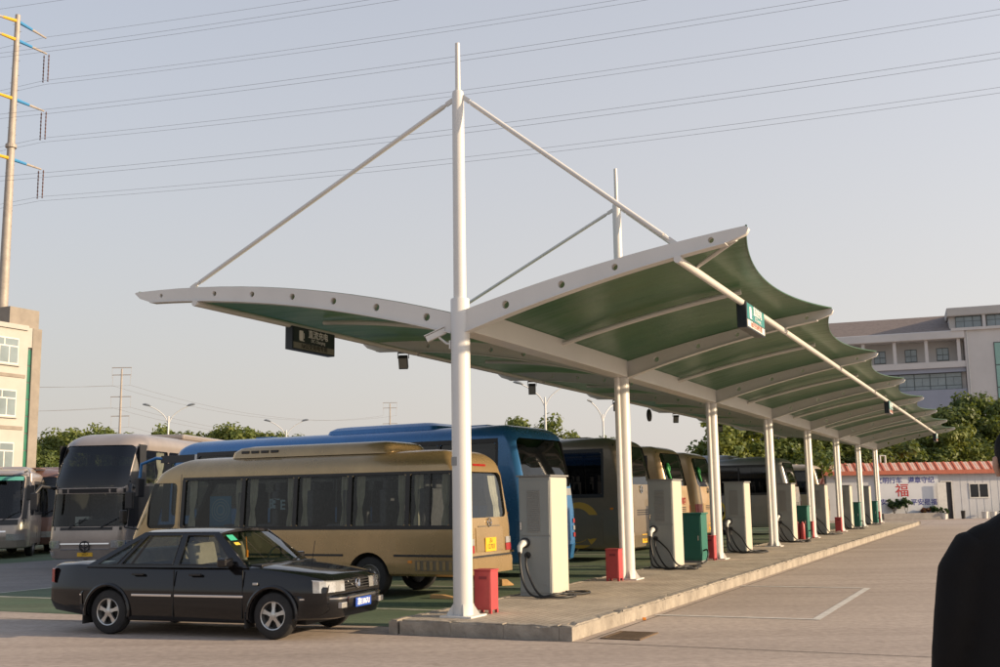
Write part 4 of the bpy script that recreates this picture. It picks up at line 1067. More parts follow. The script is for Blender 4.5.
# red fire boxes
M['fire_red'] = mat('fire_red', (.40,.05,.055), .45, var=.12, scale=4)
M['fire_dark'] = mat('fire_dark', (.20,.02,.03), .6)
def fire_box(u, v, lab, rz=0):
    r = empty('fire_extinguisher_box', G(u,v,PZ-.013), SITE_RZ+rz, lab, 'fire box', 'red fire boxes beside the columns')
    MB().box(-.12,.12,-.13,.13,.05,.585).build('cabinet', M['fire_red'], r, bevel=.005)
    MB().box(-.13,.13,-.14,.14,.585,.605).build('lid', M['fire_red'], r, bevel=.005)
    for sx in (-1,1):
        for sy in (-1,1): MB().box(sx*.10-.02,sx*.10+.02,sy*.11-.02,sy*.11+.02,.0,.05).build('foot', M['fire_red'], r)
    MB().box(-.126,-.115,-.115,.115,.07,.57).build('door', M['fire_red'], r, bevel=.003)
    MB().box(-.131,-.12,-.07,.05,.47,.51).build('label', M['fire_dark'], r)
fire_box(.52,.10,'red metal fire box standing behind the nearest column')
fire_box(6.62,-.13,'red metal fire box at the foot of the second column')
fire_box(SP*2-.5,-.06,'red metal fire box at the foot of the third column behind the green cabinet')
fire_box(SP*4-.45,-.02,'red metal fire box at the foot of the fifth column')
fire_box(SP*5-.45,-.02,'red metal fire box at the foot of the sixth column')
fire_box(SP*7-.45,-.02,'red metal fire box at the foot of the farthest column')
for k,(u,v) in enumerate(((26.75,-.28),(26.72,-.10))):
    r = empty('fire_extinguisher', G(u,v,PZ-.013), SITE_RZ, 'red fire extinguisher cylinder '+('left' if k == 0 else 'right')+' of a pair before the second green cabinet', 'extinguisher', 'fire extinguishers')
    b = MB(); b.lathe([(0,.075),(.02,.085),(.50,.085),(.56,.06),(.60,.03),(.62,.028)],'z',18); b.build('cylinder', M['fire_red'], r, smooth=40)
    MB().obox((0,-.03,.66),(.02,0,0),(0,.07,0),(0,0,.012)).build('lever', M['black_plastic'], r)
    b = MB(); b.tube(smoothpts([(0,.03,.62),(.02,.10,.55),(.02,.11,.3),(.02,.10,.12)],5),.012,6); b.build('hose', M['black_rubber'], r)

# ------------------------------------------------------------------ hanging signs, floodlights, camera on the canopy
M['sign_teal'] = mat('sign_teal', (.03,.21,.20), .4)
M['sign_navy'] = mat('sign_navy', (.012,.022,.035), .35)
M['sign_white'] = mat('sign_white', (.66,.65,.60), .5)
M['sign_dark'] = mat('sign_dark', (.02,.032,.038), .3); M['sign_dull'] = mat('sign_dull', (.22,.22,.19), .5)
M['sign_red'] = mat('sign_red', (.40,.14,.10), .6)
def hang_sign(u, yloc, zt_, lab, w=1.36, h=.42, th=.16, purlin_z=None, face='sign_teal', band='sign_white', ink='sign_red'):
    r = empty('hanging_sign', (*G(u,-yloc)[:2], zt_), SITE_RZ, lab, 'sign', 'lightbox signs under the canopy')
    MB().box(0,w,-th/2,th/2,-h,0).build('lightbox', M['sign_navy'], r, bevel=.008)
    for x in (.22,w-.22):
        b = MB(); b.tube([(x,0,-.01),(x,0,purlin_z-zt_ if purlin_z else .08)],.014,6); b.build('hanger', M['black_plastic'], r)
    y = -th/2-.004
    f1 = MB().box(.03,w-.03,y,y+.006,-.27,-.02).build('face', M[face], r); f2 = MB().box(.03,w-.03,y,y+.006,-h+.025,-.285).build('lower_band', M[band], r)
    text('sign_lettering', '直流充电', .16, M['white_ink'], f1, (.80,y-.003,-.105), (pi/2,0,0), .003, bold=.002)
    text('sign_lettering', 'DC Charging', .085, M['white_ink'], f1, (.80,y-.003,-.215), (pi/2,0,0), .003)
    text('sign_lettering', '1#公交充电专用', .105, M[ink], f2, (w/2,y-.003,-.34), (pi/2,0,0), .003, sx=1.15, bold=.001)
    b = MB(); b.prism(rrect(.20,.32,-.24,-.06,.02),'y',y-.004,y+.001); b.box(.34,.355,y-.004,y+.001,-.2,-.1); b.box(.22,.36,y-.0035,y+.001,-.25,-.235); b.build('charging_icon', M['white_ink'], f1)
hang_sign(2.42, 4.70, 4.90, 'dark lightbox sign hanging under the left canopy wing', purlin_z=lb(4.7)-.06, face='sign_dark', band='sign_dull', ink='ink')
hang_sign(3.5, -3.22, 4.80, 'teal and white lightbox sign hanging under the right canopy wing near its raised tip', purlin_z=rb(3.22)-.06)
hang_sign(24.6, -3.22, 4.78, 'small edge-on lightbox sign halfway along the right canopy edge', w=1.0, purlin_z=rb(3.22)-.06)
hang_sign(47.2, -3.22, 4.78, 'tiny lightbox sign at far end of the right canopy edge', w=.9, purlin_z=rb(3.22)-.06)
nm_ = ['beside the left hanging sign','left of the second column','under the third bay','under the fourth bay','under the fifth bay']
for i in range(5):
    u = SP*(i+1)-.1; r = empty('floodlight', (*G(u,-4.95)[:2], lb(4.95)-.04), SITE_RZ+.4, 'small black floodlight under the left canopy edge '+nm_[i], 'floodlight', 'floodlights under the canopy')
    b = MB(); b.box(-.015,.015,-.12,.12,-.03,.0); b.box(-.015,.015,-.125,-.11,-.14,-.0); b.box(-.015,.015,.11,.125,-.14,.0); b.build('bracket', M['black_plastic'], r)
    h_ = MB().obox((0,0,-.22),(.05,0,.03),(0,.10,0),(-.075,0,.125)).build('housing', M['black_plastic'], r, bevel=.01)
    MB().obox((-.052,0,-.25),(.004,0,.002),(0,.085,0),(-.06,0,.1)).build('lens', M['vent_grey'], h_)
sp_ = empty('round_speaker', (*G(24.0,-4.75)[:2], lb(4.75)-.06), SITE_RZ, 'dark round speaker disc hanging under the left canopy edge', 'speaker')
b = MB(); b.lathe([(-.05,.16),(-.03,.22),(.03,.22),(.05,.16)],'y',20,c=(0,0,-.30)); b.build('disc', M['black_plastic'], sp_, smooth=40)
b = MB(); b.tube([(0,0,-.09),(0,0,.02)],.012,6); b.build('hanger', M['black_plastic'], sp_)
cc = empty('security_camera', (*G(-.05,-.13)[:2], 3.98), SITE_RZ, 'white security camera bracketed to the nearest column', 'camera')
b = MB(); b.tube([(0,0,-.05),(0,.06,-.04),(0,.14,.02),(-.02,.18,.06)],.018,8); b.obox((0,.0,-.06),(.03,0,0),(0,.012,0),(0,0,.06)); b.build('bracket', M['white_trim'], cc, smooth=40)
d_ = Vector((-.35,.75,-.38)).normalized(); s_ = d_.cross(Vector((0,0,1))).normalized(); u_ = s_.cross(d_)
hs = MB().obox(Vector((-.03,.22,.09)),d_*.15,s_*.045,u_*.045).build('housing', M['white_trim'], cc, bevel=.012)
MB().obox(Vector((-.03,.22,.09))+d_*.152,d_*.006,s_*.035,u_*.035).build('lens', M['ink'], hs)
MB().obox(Vector((-.03,.22,.09))+u_*.055,d_*.16,s_*.055,u_*.006).build('sunshield', M['white_trim'], hs)
# notice sticker on the column
nt_ = empty('column_notice', (*G(-.136,-.03)[:2], 2.28), SITE_RZ, 'small grey paper notice pasted on the nearest column', 'notice')
b = MB(); b.grid(lambda i,j: (.137-.1375*cos((i-.5)*1.1)+0, .1375*sin((i-.5)*1.1), (j-.5)*.12), 6, 1); b.build('paper', M['vent_grey'], nt_, smooth=60)
# ------------------------------------------------------------------ trees and shrubs
def leaf_mat(name, a, b_):
    m = bpy.data.materials.new(name); m.use_nodes = True; nt = m.node_tree; N = nt.nodes; Lk = nt.links
    p = N['Principled BSDF']; p.inputs['Roughness'].default_value = .55; p.inputs['Specular IOR Level'].default_value = .3
    tc = N.new('ShaderNodeTexCoord'); nz = N.new('ShaderNodeTexNoise'); nz.inputs['Scale'].default_value = .9; nz.inputs['Detail'].default_value = 4
    Lk.new(tc.outputs['Object'], nz.inputs['Vector'])
    rp = N.new('ShaderNodeValToRGB'); rp.color_ramp.elements[0].position = .35; rp.color_ramp.elements[1].position = .65
    rp.color_ramp.elements[0].color = (*a,1); rp.color_ramp.elements[1].color = (*b_,1)
    Lk.new(nz.outputs[0], rp.inputs[0]); Lk.new(rp.outputs[0], p.inputs['Base Color'])
    tr = N.new('ShaderNodeBsdfTranslucent'); tr.inputs[0].default_value = (b_[0]*1.3,b_[1]*1.3,b_[2]*.8,1)
    mx = N.new('ShaderNodeMixShader'); mx.inputs[0].default_value = .3
    Lk.new(p.outputs[0], mx.inputs[1]); Lk.new(tr.outputs[0], mx.inputs[2]); Lk.new(mx.outputs[0], N['Material Output'].inputs['Surface'])
    return m
M['leaf_dark'] = leaf_mat('leaf_dark', (.052,.085,.022), (.135,.165,.042))
M['leaf_mid'] = leaf_mat('leaf_mid', (.080,.118,.030), (.19,.21,.05))
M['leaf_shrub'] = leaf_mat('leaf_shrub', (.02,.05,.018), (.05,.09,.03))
M['bark'] = mat('bark', (.09,.07,.05), .9, var=.4, scale=6, bump=.5)

def crown_mesh(seed, H, base, R, n_leaf, leaf, m, nclump=46):
    r = random.Random(seed); vs = []; fs = []
    cz = (H+base)/2; hz = (H-base)/2
    cl = []
    for k in range(nclump):
        while True:
            p = Vector((r.uniform(-1,1), r.uniform(-1,1), r.uniform(-1,1)))
            if .35 < p.length < 1: break
        wob = 1+.18*sin(3*atan2(p.y,p.x)+seed)+r.uniform(-.12,.12)
        cl.append((Vector((p.x*R*.82*wob, p.y*R*.82*wob, cz+p.z*hz*.84)), r.uniform(.16,.34)*R))
    per = n_leaf//nclump
    for c, cr in cl:
        for q in range(per):
            d = Vector((r.gauss(0,1), r.gauss(0,1), r.gauss(0,.8))); d.normalize()
            p = c+d*cr*(r.random()**.35)
            nrm = (d+Vector((r.uniform(-.8,.8),r.uniform(-.8,.8),r.uniform(-.2,1.0)))).normalized()
            t = nrm.orthogonal().normalized(); bt = nrm.cross(t); a = r.uniform(0,6.28)
            e1 = (t*cos(a)+bt*sin(a)); e2 = nrm.cross(e1); s = leaf*r.uniform(.6,1.3)
            b0 = len(vs)
            vs += [tuple(p-e1*s*.6), tuple(p+e2*s*.36), tuple(p+e1*s*.6), tuple(p-e2*s*.36)]; fs.append((b0,b0+1,b0+2,b0+3))
    me = bpy.data.meshes.new('crown'); me.from_pydata(vs, [], fs); me.materials.append(m); me.update(); return me
def trunk_mesh(seed, H, base, R, r0=.16):
    r = random.Random(seed+99); b = MB()
    b.tube([(0,0,-.1),(r.uniform(-.1,.1),r.uniform(-.1,.1),base*.7),(r.uniform(-.2,.2),r.uniform(-.2,.2),H*.6),(r.uniform(-.3,.3),r.uniform(-.3,.3),H*.85)],[r0,r0*.8,r0*.5,r0*.15],8)
    for k in range(6):
        t = 2*pi*k/6+r.uniform(-.4,.4); z0 = base*.75+r.uniform(0,.25)*(H-base)
        b.tube([(0,0,z0),(R*.35*cos(t),R*.35*sin(t),z0+(H-base)*.18),(R*.7*cos(t),R*.7*sin(t),z0+(H-base)*.34)],[r0*.4,r0*.28,r0*.08],6)
    return b.mesh('trunk', M['bark'], smooth=50)
VAR = {}
def tree(name, loc, kind, scale, lab, group, cat='tree', rz=None):
    if kind not in VAR:
        H,base,R,n,lf,m,sd = KINDS[kind]; VAR[kind] = (trunk_mesh(sd,H,base,R), crown_mesh(sd,H,base,R,n,lf,m))
    r = empty(name, loc, random.uniform(0,6.28) if rz is None else rz, lab, cat, group); r.scale = scale
    link('trunk', VAR[kind][0], r); link('crown', VAR[kind][1], r)
    return r
KINDS = {'a': (8.0,1.6,3.2,9000,.30,M['leaf_mid'],3), 'b': (8.5,1.2,3.6,10000,.30,M['leaf_dark'],11), 'c': (7.5,1.0,3.0,8500,.28,M['leaf_dark'],17), 'd': (6.5,1.8,2.6,6500,.30,M['leaf_mid'],23), 'e': (3.2,.15,1.9,4200,.24,M['leaf_dark'],31)}
def row(pts, label_fn, group, name='broadleaf_tree'):
    for i,(x,y,k,s,h) in enumerate(pts): tree(name, (x,y,0), k, (s,s,h), label_fn(i), group)
# mass of trees behind the platform end and the white gatehouse
big = [(14.3,69,'a',.92,.90),(18.4,72,'b',.95,.86),(21.8,77,'c',1.05,.90),(25.5,79,'b',1.05,.80),(29.6,83,'c',1.05,.93),(33.6,84.5,'a',1.0,.92),(37.0,87,'b',1.05,1.05),(41.0,89,'c',1.15,1.28),(44.6,90,'b',1.1,1.22),(48.5,92,'a',1.1,1.2),(23.6,84,'a',1.0,.95),(31.5,90,'b',1.1,1.0),(27.4,88,'c',1.1,1.0),(35.6,92,'c',1.0,1.12),(39.5,95,'b',1.1,1.25)]
blab = ['sunlit bushy tree just right of the second column, nearest of the row','dark green tree showing between the third and fourth columns','dark tree behind the fourth column under the canopy','dark tree behind the fifth and sixth columns','dark tree above the left end of the gatehouse roof','lighter green tree right of the canopy end','broad dark tree above the gatehouse chimney','tall dark tree standing before the office block','tall tree at right edge above the gatehouse roof','tree at far right beyond the person','second row tree behind the fourth column','second row tree behind the canopy end','second row tree hidden behind the gatehouse','second row tree left of the tall dark tree','second row tree below the office block window strip']
row(big, lambda i: blab[i], 'trees behind the gatehouse')
und = [(15.5,71,1.0),(18.5,74,1.1),(21.5,78.5,1.15),(24.8,79,1.2),(28,80,1.2),(31.5,80.5,1.2),(35,81,1.2)]
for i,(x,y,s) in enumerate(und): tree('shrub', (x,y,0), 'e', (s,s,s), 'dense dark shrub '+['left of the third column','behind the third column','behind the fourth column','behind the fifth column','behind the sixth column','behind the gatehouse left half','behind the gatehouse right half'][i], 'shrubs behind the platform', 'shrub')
# far row on the left skyline
nth = ['first','second','third','fourth','fifth','sixth','seventh','eighth','ninth','tenth','eleventh','twelfth','thirteenth','fourteenth','fifteenth','sixteenth','seventeenth']
for i in range(17): tree('broadleaf_tree', (-57.5+2.0*i+.4*sin(i*7), 128+3*(i%2), 0), 'a', (1.12+.14*(i%3),1.12+.14*(i%3),1.36+.10*sin(i*2.3)), 'distant rounded tree on the left skyline, '+nth[i]+' from the left', 'distant trees on the left skyline')
tree('broadleaf_tree', (-37.2,88,0), 'b', (.85,.85,.86), 'dark rounded tree beside the beige building at left', 'distant trees on the left skyline')
for i,(x,y,s,h) in enumerate(((3.4,108,1.2,1.30),(7.0,109,.95,1.34),(10.0,110,.8,.95))): tree('broadleaf_tree', (x,y,0), 'adb'[i], (s,s,h), ['round tree top rising above the blue coach rear','smaller tree right of the one above the blue coach','low tree above the bronze coach roof'][i], 'trees behind the coaches')

# ------------------------------------------------------------------ white gatehouse with red tiled eave
M['prefab_white'] = mat('prefab_white', (.50,.51,.53), .55, var=.08, scale=1.5)
M['tile_red'] = mat('tile_red', (.48,.13,.07), .6, col2=(.36,.10,.06), scale=3)
M['tile_pale'] = mat('tile_pale', (.55,.38,.32), .65, var=.15, scale=3)
M['door_dark'] = mat('door_dark', (.03,.03,.035), .6)
GX, GY = 21.6, 74.0
gh = empty('gatehouse', (GX,GY,0), 0, 'low white prefab gatehouse with red tiled eave behind the platform end', 'building')
MB().prism([(0,0),(0,3.05),(7.62,3.05),(7.62,0)],'y',0,4.5).build('wall', M['prefab_white'], gh)
MB().prism([(8.32,0),(8.32,2.5),(7.62,2.5),(7.62,3.05),(14.8,3.05),(14.8,0)],'y',.002,4.5).build('wall', M['prefab_white'], gh)
for k in range(13): MB().box(8.4+.5*k,8.415+.5*k,-.008,.002,.05,3.0).build('panel_rib', M['prefab_white'], gh)
dr = MB().box(7.62,8.30,.10,.16,.0,2.45).build('doorway', M['door_dark'], gh)
MB().box(7.56,7.64,-.03,.05,0,2.5).build('door_frame', M['white_trim'], dr); MB().box(8.28,8.36,-.03,.05,0,2.5).build('door_frame', M['white_trim'], dr); MB().box(7.64,8.28,-.03,.05,2.43,2.5).build('door_frame', M['white_trim'], dr)
MB().obox((7.50,-.32,1.2),(.30,.0,0),(0,.02,0),(0,0,1.2)).build('open_door', M['white_trim'], dr)
wn_ = MB().box(9.45,10.75,-.03,.03,1.32,2.32).build('window', M['white_trim'], gh)
for x0,x1 in ((9.52,10.06),(10.14,10.68)): MB().box(x0,x1,-.036,.0,1.40,2.25).build('pane', M['glass_dark'], wn_); MB().box(x0,x1,-.034,-.031,1.40,2.25).build('pane_backing', M['door_dark'], wn_)
fa = MB().box(-.25,15.0,-.36,-.26,2.95,3.22).build('eave_fascia', M['tile_red'], gh)
tl = MB()
pr = [(-.30,0),(-.28,.035),(.0,.30)]
tile = MB().obox((0,0,0),(.075,0,0),(0,.36,.28),(0,-.018,.024)).mesh('roof_tile', M['tile_red'], bevel=.02)
tile2 = MB().obox((0,0,0),(.075,0,0),(0,.36,.28),(0,-.018,.024)).mesh('roof_tile', M['tile_pale'], bevel=.02)
for k in range(50): link('roof_tile', tile if k%2 else tile2, gh, (-.1+.30*k,.02,3.46+(0.03 if k%2 else 0)))
for k in range(50): o = link('roof_tile', tile2 if k%2 else tile, gh, (.05+.30*k,.02,3.45))
MB().prism([(-.3,3.18),(-.25,3.15),(.4,3.70),(4.8,3.75),(4.8,3.0),(-.3,3.0)],'x',-.2,14.95).build('roof', M['tile_red'], gh)
vt_ = MB(); vt_.tube([(4.0,1.0,3.7),(4.0,1.0,4.25),(4.35,1.0,4.25),(4.35,1.0,3.7)],.07,8); vt_.build('vent_pipe', M['white_trim'], gh)
# slogan board
M['board_white'] = mat('board_white', (.60,.62,.66), .5, var=.05, scale=1)
M['ink_blue'] = mat('ink_blue', (.05,.06,.26), .6)
M['ink_red'] = mat('ink_red', (.40,.02,.02), .6)
sbd = empty('slogan_board', (GX+3.4,GY-.10,0), 0, 'white slogan board with blue and red Chinese characters on the gatehouse', 'sign')
MB().box(0,3.98,-.02,.02,.25,2.90).build('panel', M['board_white'], sbd, bevel=.005)
MB().box(-.06,0,-.03,.03,.05,2.92).build('edge_post', M['sign_teal'], sbd)
for t_, s_, x, z, mm in (('文明行车',.44,.72,2.55,'ink_blue'),('遵章守纪',.44,2.85,2.55,'ink_blue'),('福',.92,1.55,1.86,'ink_red'),('安',.40,.28,1.14,'ink_blue'),('平安是福',.44,2.95,1.10,'ink_blue')):
    text('lettering', t_, s_, M[mm], sbd, (x,-.026,z), (pi/2,0,0), .006, bold=.007)
# planter with shrubs, buckets, pots
M['planter'] = mat('planter', (.36,.33,.30), .85, var=.2, scale=3, bump=.3)
pl_ = empty('planter', (GX+3.35,GY-.9,0), 0, 'low concrete planter under the slogan board', 'planter')
MB().box(0,4.15,0,.12,0,.42).build('wall', M['planter'], pl_, bevel=.02); MB().box(0,.12,.125,.75,0,.415).build('wall', M['planter'], pl_); MB().box(4.03,4.15,.125,.75,0,.415).build('wall', M['planter'], pl_)
MB().box(.125,4.025,.125,.75,0,.34).build('soil', M['bark'], pl_)
def plant(loc, h, rad, lab, sd, m='leaf_shrub', n=420):
    r = empty('potted_plant' if 'pot' in lab else 'planter_shrub', loc, 0, lab, 'plant', 'plants before the gatehouse')
    link('foliage', crown_mesh(sd,h,h*.35,rad,n,.16,M[m],14), r)
    b = MB()
    for k in range(4): t = 2*pi*k/4+sd; b.tube([(0,0,0),(rad*.3*cos(t),rad*.3*sin(t),h*.4),(rad*.6*cos(t),rad*.6*sin(t),h*.75)],[.02,.015,.006],5)
    b.build('stem', M['bark'], r); return r
plant((GX+4.2,GY-.5,.33), 1.05, .52, 'tall leafy shrub at left of the planter', 1); plant((GX+5.0,GY-.5,.33), 1.15, .48, 'tall leafy shrub right beside the leftmost one, under the red character', 2)
M['flower_red'] = leaf_mat('flower_red', (.20,.04,.04), (.12,.09,.03))
plant((GX+6.2,GY-.5,.33), .38, .36, 'low reddish plant in the planter', 3, 'flower_red', 200); plant((GX+7.0,GY-.5,.33), .50, .45, 'low round green shrub at right end of the planter', 4, n=260)
def bucket(x, h, r_, m, lab, pl=None):
    o = empty('plant_pot' if pl else 'bucket', (GX+x,GY-.75,0), 0, lab, 'pot' if pl else 'bucket', 'pots and buckets before the gatehouse')
    b = MB(); b.lathe([(0,r_*.8),(h,r_),(h+.01,r_*1.05),(h+.03,r_*1.05)],'z',16); b.build('shell', m, o, smooth=40)
    b = MB(); b.tube([(r_*cos(t),0,h+r_*.7*sin(t)) for t in [pi*k/10 for k in range(11)]],.012,5); b.build('handle', M['steel'], o)
    if pl: link('foliage', crown_mesh(int(x*10),h+pl,h*.9,r_*1.6,150,.14,M['leaf_shrub'],8), o)
bucket(10.05,.42,.21,M['white_trim'],'white bucket left of a pair under the window'); bucket(10.6,.42,.21,M['white_trim'],'white bucket right of a pair under the window')
bucket(8.62,.5,.14,M['black_plastic'],'dark narrow bin beside the doorway'); bucket(11.4,.34,.30,M['poster_blue'],'blue tub of greenery right of the white buckets',.35); bucket(12.0,.36,.26,M['fire_dark'],'dark red pot with tall plant at the gatehouse right',.65); bucket(7.35,.36,.24,M['white_trim'],'white pot by the open door',.4)

# ------------------------------------------------------------------ office block behind the trees
M['render_white'] = mat('render_white', (.60,.57,.55), .75, var=.08, scale=.4)
M['render_blue'] = mat('render_blue', (.31,.33,.40), .7, var=.08, scale=.4)
M['render_grey'] = mat('render_grey', (.48,.455,.43), .75, var=.06, scale=.5)
M['roof_brown'] = mat('roof_brown', (.20,.16,.14), .8, var=.25, scale=3, bump=.4, bscale=8)
M['win_frame'] = mat('win_frame', (.07,.09,.09), .5)
M['far_glass'] = mat('far_glass', (.20,.25,.27), .08, metal=.0, spec=.9, var=.3, scale=.5)
M['green_glass'] = mat('green_glass', (.22,.42,.36), .1, spec=.9, var=.2, scale=.4)
OA = Vector((43.636,120.0)); oang = atan2(-.34,.94)
ob = empty('office_block', (OA.x,OA.y,0), oang, 'large pale office block with brown roof and strip windows behind the trees', 'building')
MB().box(-16,6.8,.0,14,0,12.72).build('lower_wall', M['render_blue'], ob); MB().box(-16,6.8,.6,14,12.72,14.58).build('window_recess', M['render_grey'], ob)
MB().box(-16,6.8,.002,14,14.58,15.06).build('upper_wall', M['render_blue'], ob)
MB().box(-16,6.85,-.25,14,15.06,15.72).build('balcony_slab', M['render_white'], ob)
MB().box(-16,6.8,1.6,13.9,15.72,18.15).build('balcony_wall', M['render_grey'], ob)
MB().box(-16,6.9,-.5,14.2,18.15,19.05).build('eave', M['render_white'], ob, bevel=.08)
MB().prism([(-.35,19.06),(6.5,21.7),(14,19.06)],'x',-16,6.4).build('roof', M['roof_brown'], ob)
for k in range(7):
    s_ = 6.27-3.27*k; MB().box(s_-.17,s_+.17,-.1,.25,15.72,18.15).build('balcony_column', M['render_white'], ob)
    w = MB().box(s_-2.22+.0,s_-.98,1.54,1.62,16.0,17.42).build('window', M['win_frame'], ob)
    for x0,x1,z0,z1 in ((.06,.59,.08,.62),(.65,1.18,.08,.62),(.06,.59,.70,1.34),(.65,1.18,.70,1.34)): MB().box(s_-2.22+x0,s_-2.22+x1,1.52,1.545,16.0+z0,16.0+z1).build('pane', M['far_glass'], w)
for k in range(13):
    x1 = 6.35-1.6*k; f = MB().box(x1-1.6,x1,.45,.55,12.74,14.56).build('window', M['win_frame'], ob)
    for a,c,z0,z1 in ((.05,1.55,12.80,13.15),(.05,.78,13.22,14.05),(.82,1.55,13.22,14.05),(.05,1.55,14.12,14.50)): MB().box(x1-1.6+a,x1-1.6+c,.43,.455,z0,z1).build('pane', M['far_glass'], f)
MB().box(6.86,30,-.35,14,0,19.1).build('tower_wall', M['render_white'], ob)
MB().box(5.5,30,.4,13,19.1,20.6).build('penthouse_wall', M['render_grey'], ob); MB().box(5.3,30.4,-.2,13.4,20.6,21.55).build('penthouse_roof', M['render_grey'], ob, bevel=.1)
MB().box(5.6,30,-.6,.1,18.95,19.25).build('cornice', M['render_white'], ob)
for k in range(5):
    x0 = 6.15+3.1*k; f = MB().box(x0,x0+2.6,.30,.40,19.26,20.58).build('window', M['win_frame'], ob)
    for a in (.06,.90,1.76): MB().box(x0+a,x0+a+.78,.28,.305,19.34,20.0).build('pane', M['far_glass'], f); MB().box(x0+a,x0+a+.78,.28,.305,20.06,20.5).build('pane', M['far_glass'], f)
    MB().box(x0+2.68,x0+2.98,.0,.4,19.26,20.7).build('penthouse_pier', M['render_white'], ob)
gw = MB().box(9.7,16,-.42,-.34,3.0,17.5).build('stair_window', M['win_frame'], ob)
for i in range(4):
    for k in range(6): MB().box(9.78+1.55*i,11.25+1.55*i,-.45,-.43,3.1+2.4*k,5.4+2.4*k).build('pane', M['green_glass'], gw)
pipe = MB(); pipe.tube([(7.15,-.42,.0),(7.15,-.42,18.9)],.07,8); pipe.build('downpipe', M['white_trim'], ob)

# ------------------------------------------------------------------ beige building at left
M['beige'] = mat('beige', (.42,.40,.37), .8, var=.10, scale=.8, bump=.1); M['stone_grey'] = mat('stone_grey', (.30,.265,.225), .85, col2=(.21,.185,.16), scale=1.2)
M['strip_green'] = mat('strip_green', (.03,.16,.10), .1, spec=.9, var=.3, scale=.6)
lbd = empty('beige_building', G(0,-45.76), SITE_RZ, 'beige four-storey building with green stair glazing at the left edge', 'building')
MB().box(8,32.98,0,12,0,12.1).build('wall', M['beige'], lbd)
MB().box(7.9,33.02,-.12,12.1,12.1,12.38).build('cornice', M['beige'], lbd)
MB().box(31.9,34.05,.25,6,12.3,13.45).build('stair_head', M['stone_grey'], lbd)
MB().prism([(32.98,.0),(32.98,4.2),(33.12,4.2),(33.12,.0)],'z',0,12.3).build('stair_wall', M['beige'], lbd)
MB().box(33.42,34.08,-.02,5,0,12.3).build('stair_wall', M['stone_grey'], lbd); MB().box(33.125,33.415,.02,4,11.12,12.3).build('stair_lintel', M['beige'], lbd)
sg_ = MB().box(33.125,33.415,.10,.2,0,11.1).build('stair_glazing', M['win_frame'], lbd)
for k in range(11): MB().box(33.14,33.40,.07,.105,.06+k*1.0,.98+k*1.0).build('pane', M['strip_green'], sg_)
for z_ in (3.9,6.95,10.0,1.0):
    for k in range(8):
        u1 = 32.42-2.75*k
        f = MB().box(u1-2.0,u1,-.03,.03,z_,z_+1.55).build('window', M['white_trim'], lbd)
        for x0,x1,z0,z1 in ((.06,.62,.08,1.02),(.70,1.30,.08,1.02),(1.38,1.94,.08,1.02),(.06,.95,1.10,1.48),(1.03,1.94,1.10,1.48)): MB().box(u1-2.0+x0,u1-2.0+x1,-.04,-.025,z_+z0,z_+z1).build('pane', M['far_glass'], f)
        MB().box(u1-2.1,u1+.1,-.14,-.031,z_-.1,z_-.01).build('sill', M['beige'], f)
    MB().box(8,32.97,-.05,-.001,z_-.75,z_-.55).build('string_course', M['stone_grey'], lbd)
MB().box(29.5,30.4,3,4,12.38,15.2).build('chimney', M['stone_grey'], lbd)
# distant low roofs left
M['far_wall'] = mat('far_wall', (.36,.36,.37), .8, var=.1, scale=.3)
for i,(x0,w,h,y) in enumerate(((-64,8.5,9.6,150),(-55.6,5,10.6,152))):
    r = empty('distant_building', (x0,y,0), 0, ['low grey distant building left of the tree row','small flat-roofed distant building right of the low grey one'][i], 'building', 'distant buildings')
    MB().box(0,w,0,8,0,h).build('wall', M['far_wall'], r); MB().box(-.3,w+.3,-.3,8.3,h,h+.35).build('roof', M['render_grey'], r)
    for k in range(int(w/2)):
        for z_ in (2,5,7.8): MB().box(.5+2*k,1.8+2*k,-.05,-.001,z_,z_+1.2).build('window', M['win_frame'], r)

# ------------------------------------------------------------------ power poles, lines and street lamps
M['pole_steel'] = mat('pole_steel', (.36,.32,.28), .6, metal=.2, var=.15, scale=2)
M['arm_yellow'] = mat('arm_yellow', (.60,.36,.02), .5); M['arm_blue'] = mat('arm_blue', (.04,.22,.46), .5); M['insulator'] = mat('insulator', (.10,.05,.04), .4); M['wire'] = mat('wire', (.14,.145,.16), .6)
PX, PY = -43.6, 95.0; PHT = 46.2
pp = empty('power_pole', (PX,PY,0), 0, 'tall steel power pole with yellow and blue arms at left edge', 'power pole')
b = MB(); b.lathe([(0,.58),(15,.47),(30,.36),(PHT,.22)],'z',16); ps = b.build('shaft', M['pole_steel'], pp, smooth=40)
for z_ in (15.3,33.6): MB().lathe([(z_,.48),(z_+.3,.48)],'z',16).build('flange', M['pole_steel'], ps)
st_ = MB().box(-.02,.02,.2,.42,-.015,.015).mesh('step_bolt', M['steel'])
for k in range(60): link('step_bolt', st_, ps, (0,0,4+.7*k), (0,0,pi/2 if k%2 else -pi/2))
AD = Vector((.45,.893,0))
tips = {}
def parm(z0, z1, L, sg, wire=True):
    d = AD*sg; a0 = Vector((0,0,z0)); a1 = d*L+Vector((0,0,z1)); mid = a0.lerp(a1,.5)
    b = MB(); b.tube([a0.lerp(a1,.06),mid],[.17,.13],8); b.build('arm_root', M['arm_blue'] if sg > 0 else M['arm_yellow'], pp, smooth=40)
    b = MB(); b.tube([mid,a1],[.12,.08],8); b.build('arm_end', M['pole_steel'], pp, smooth=40)
    return a1
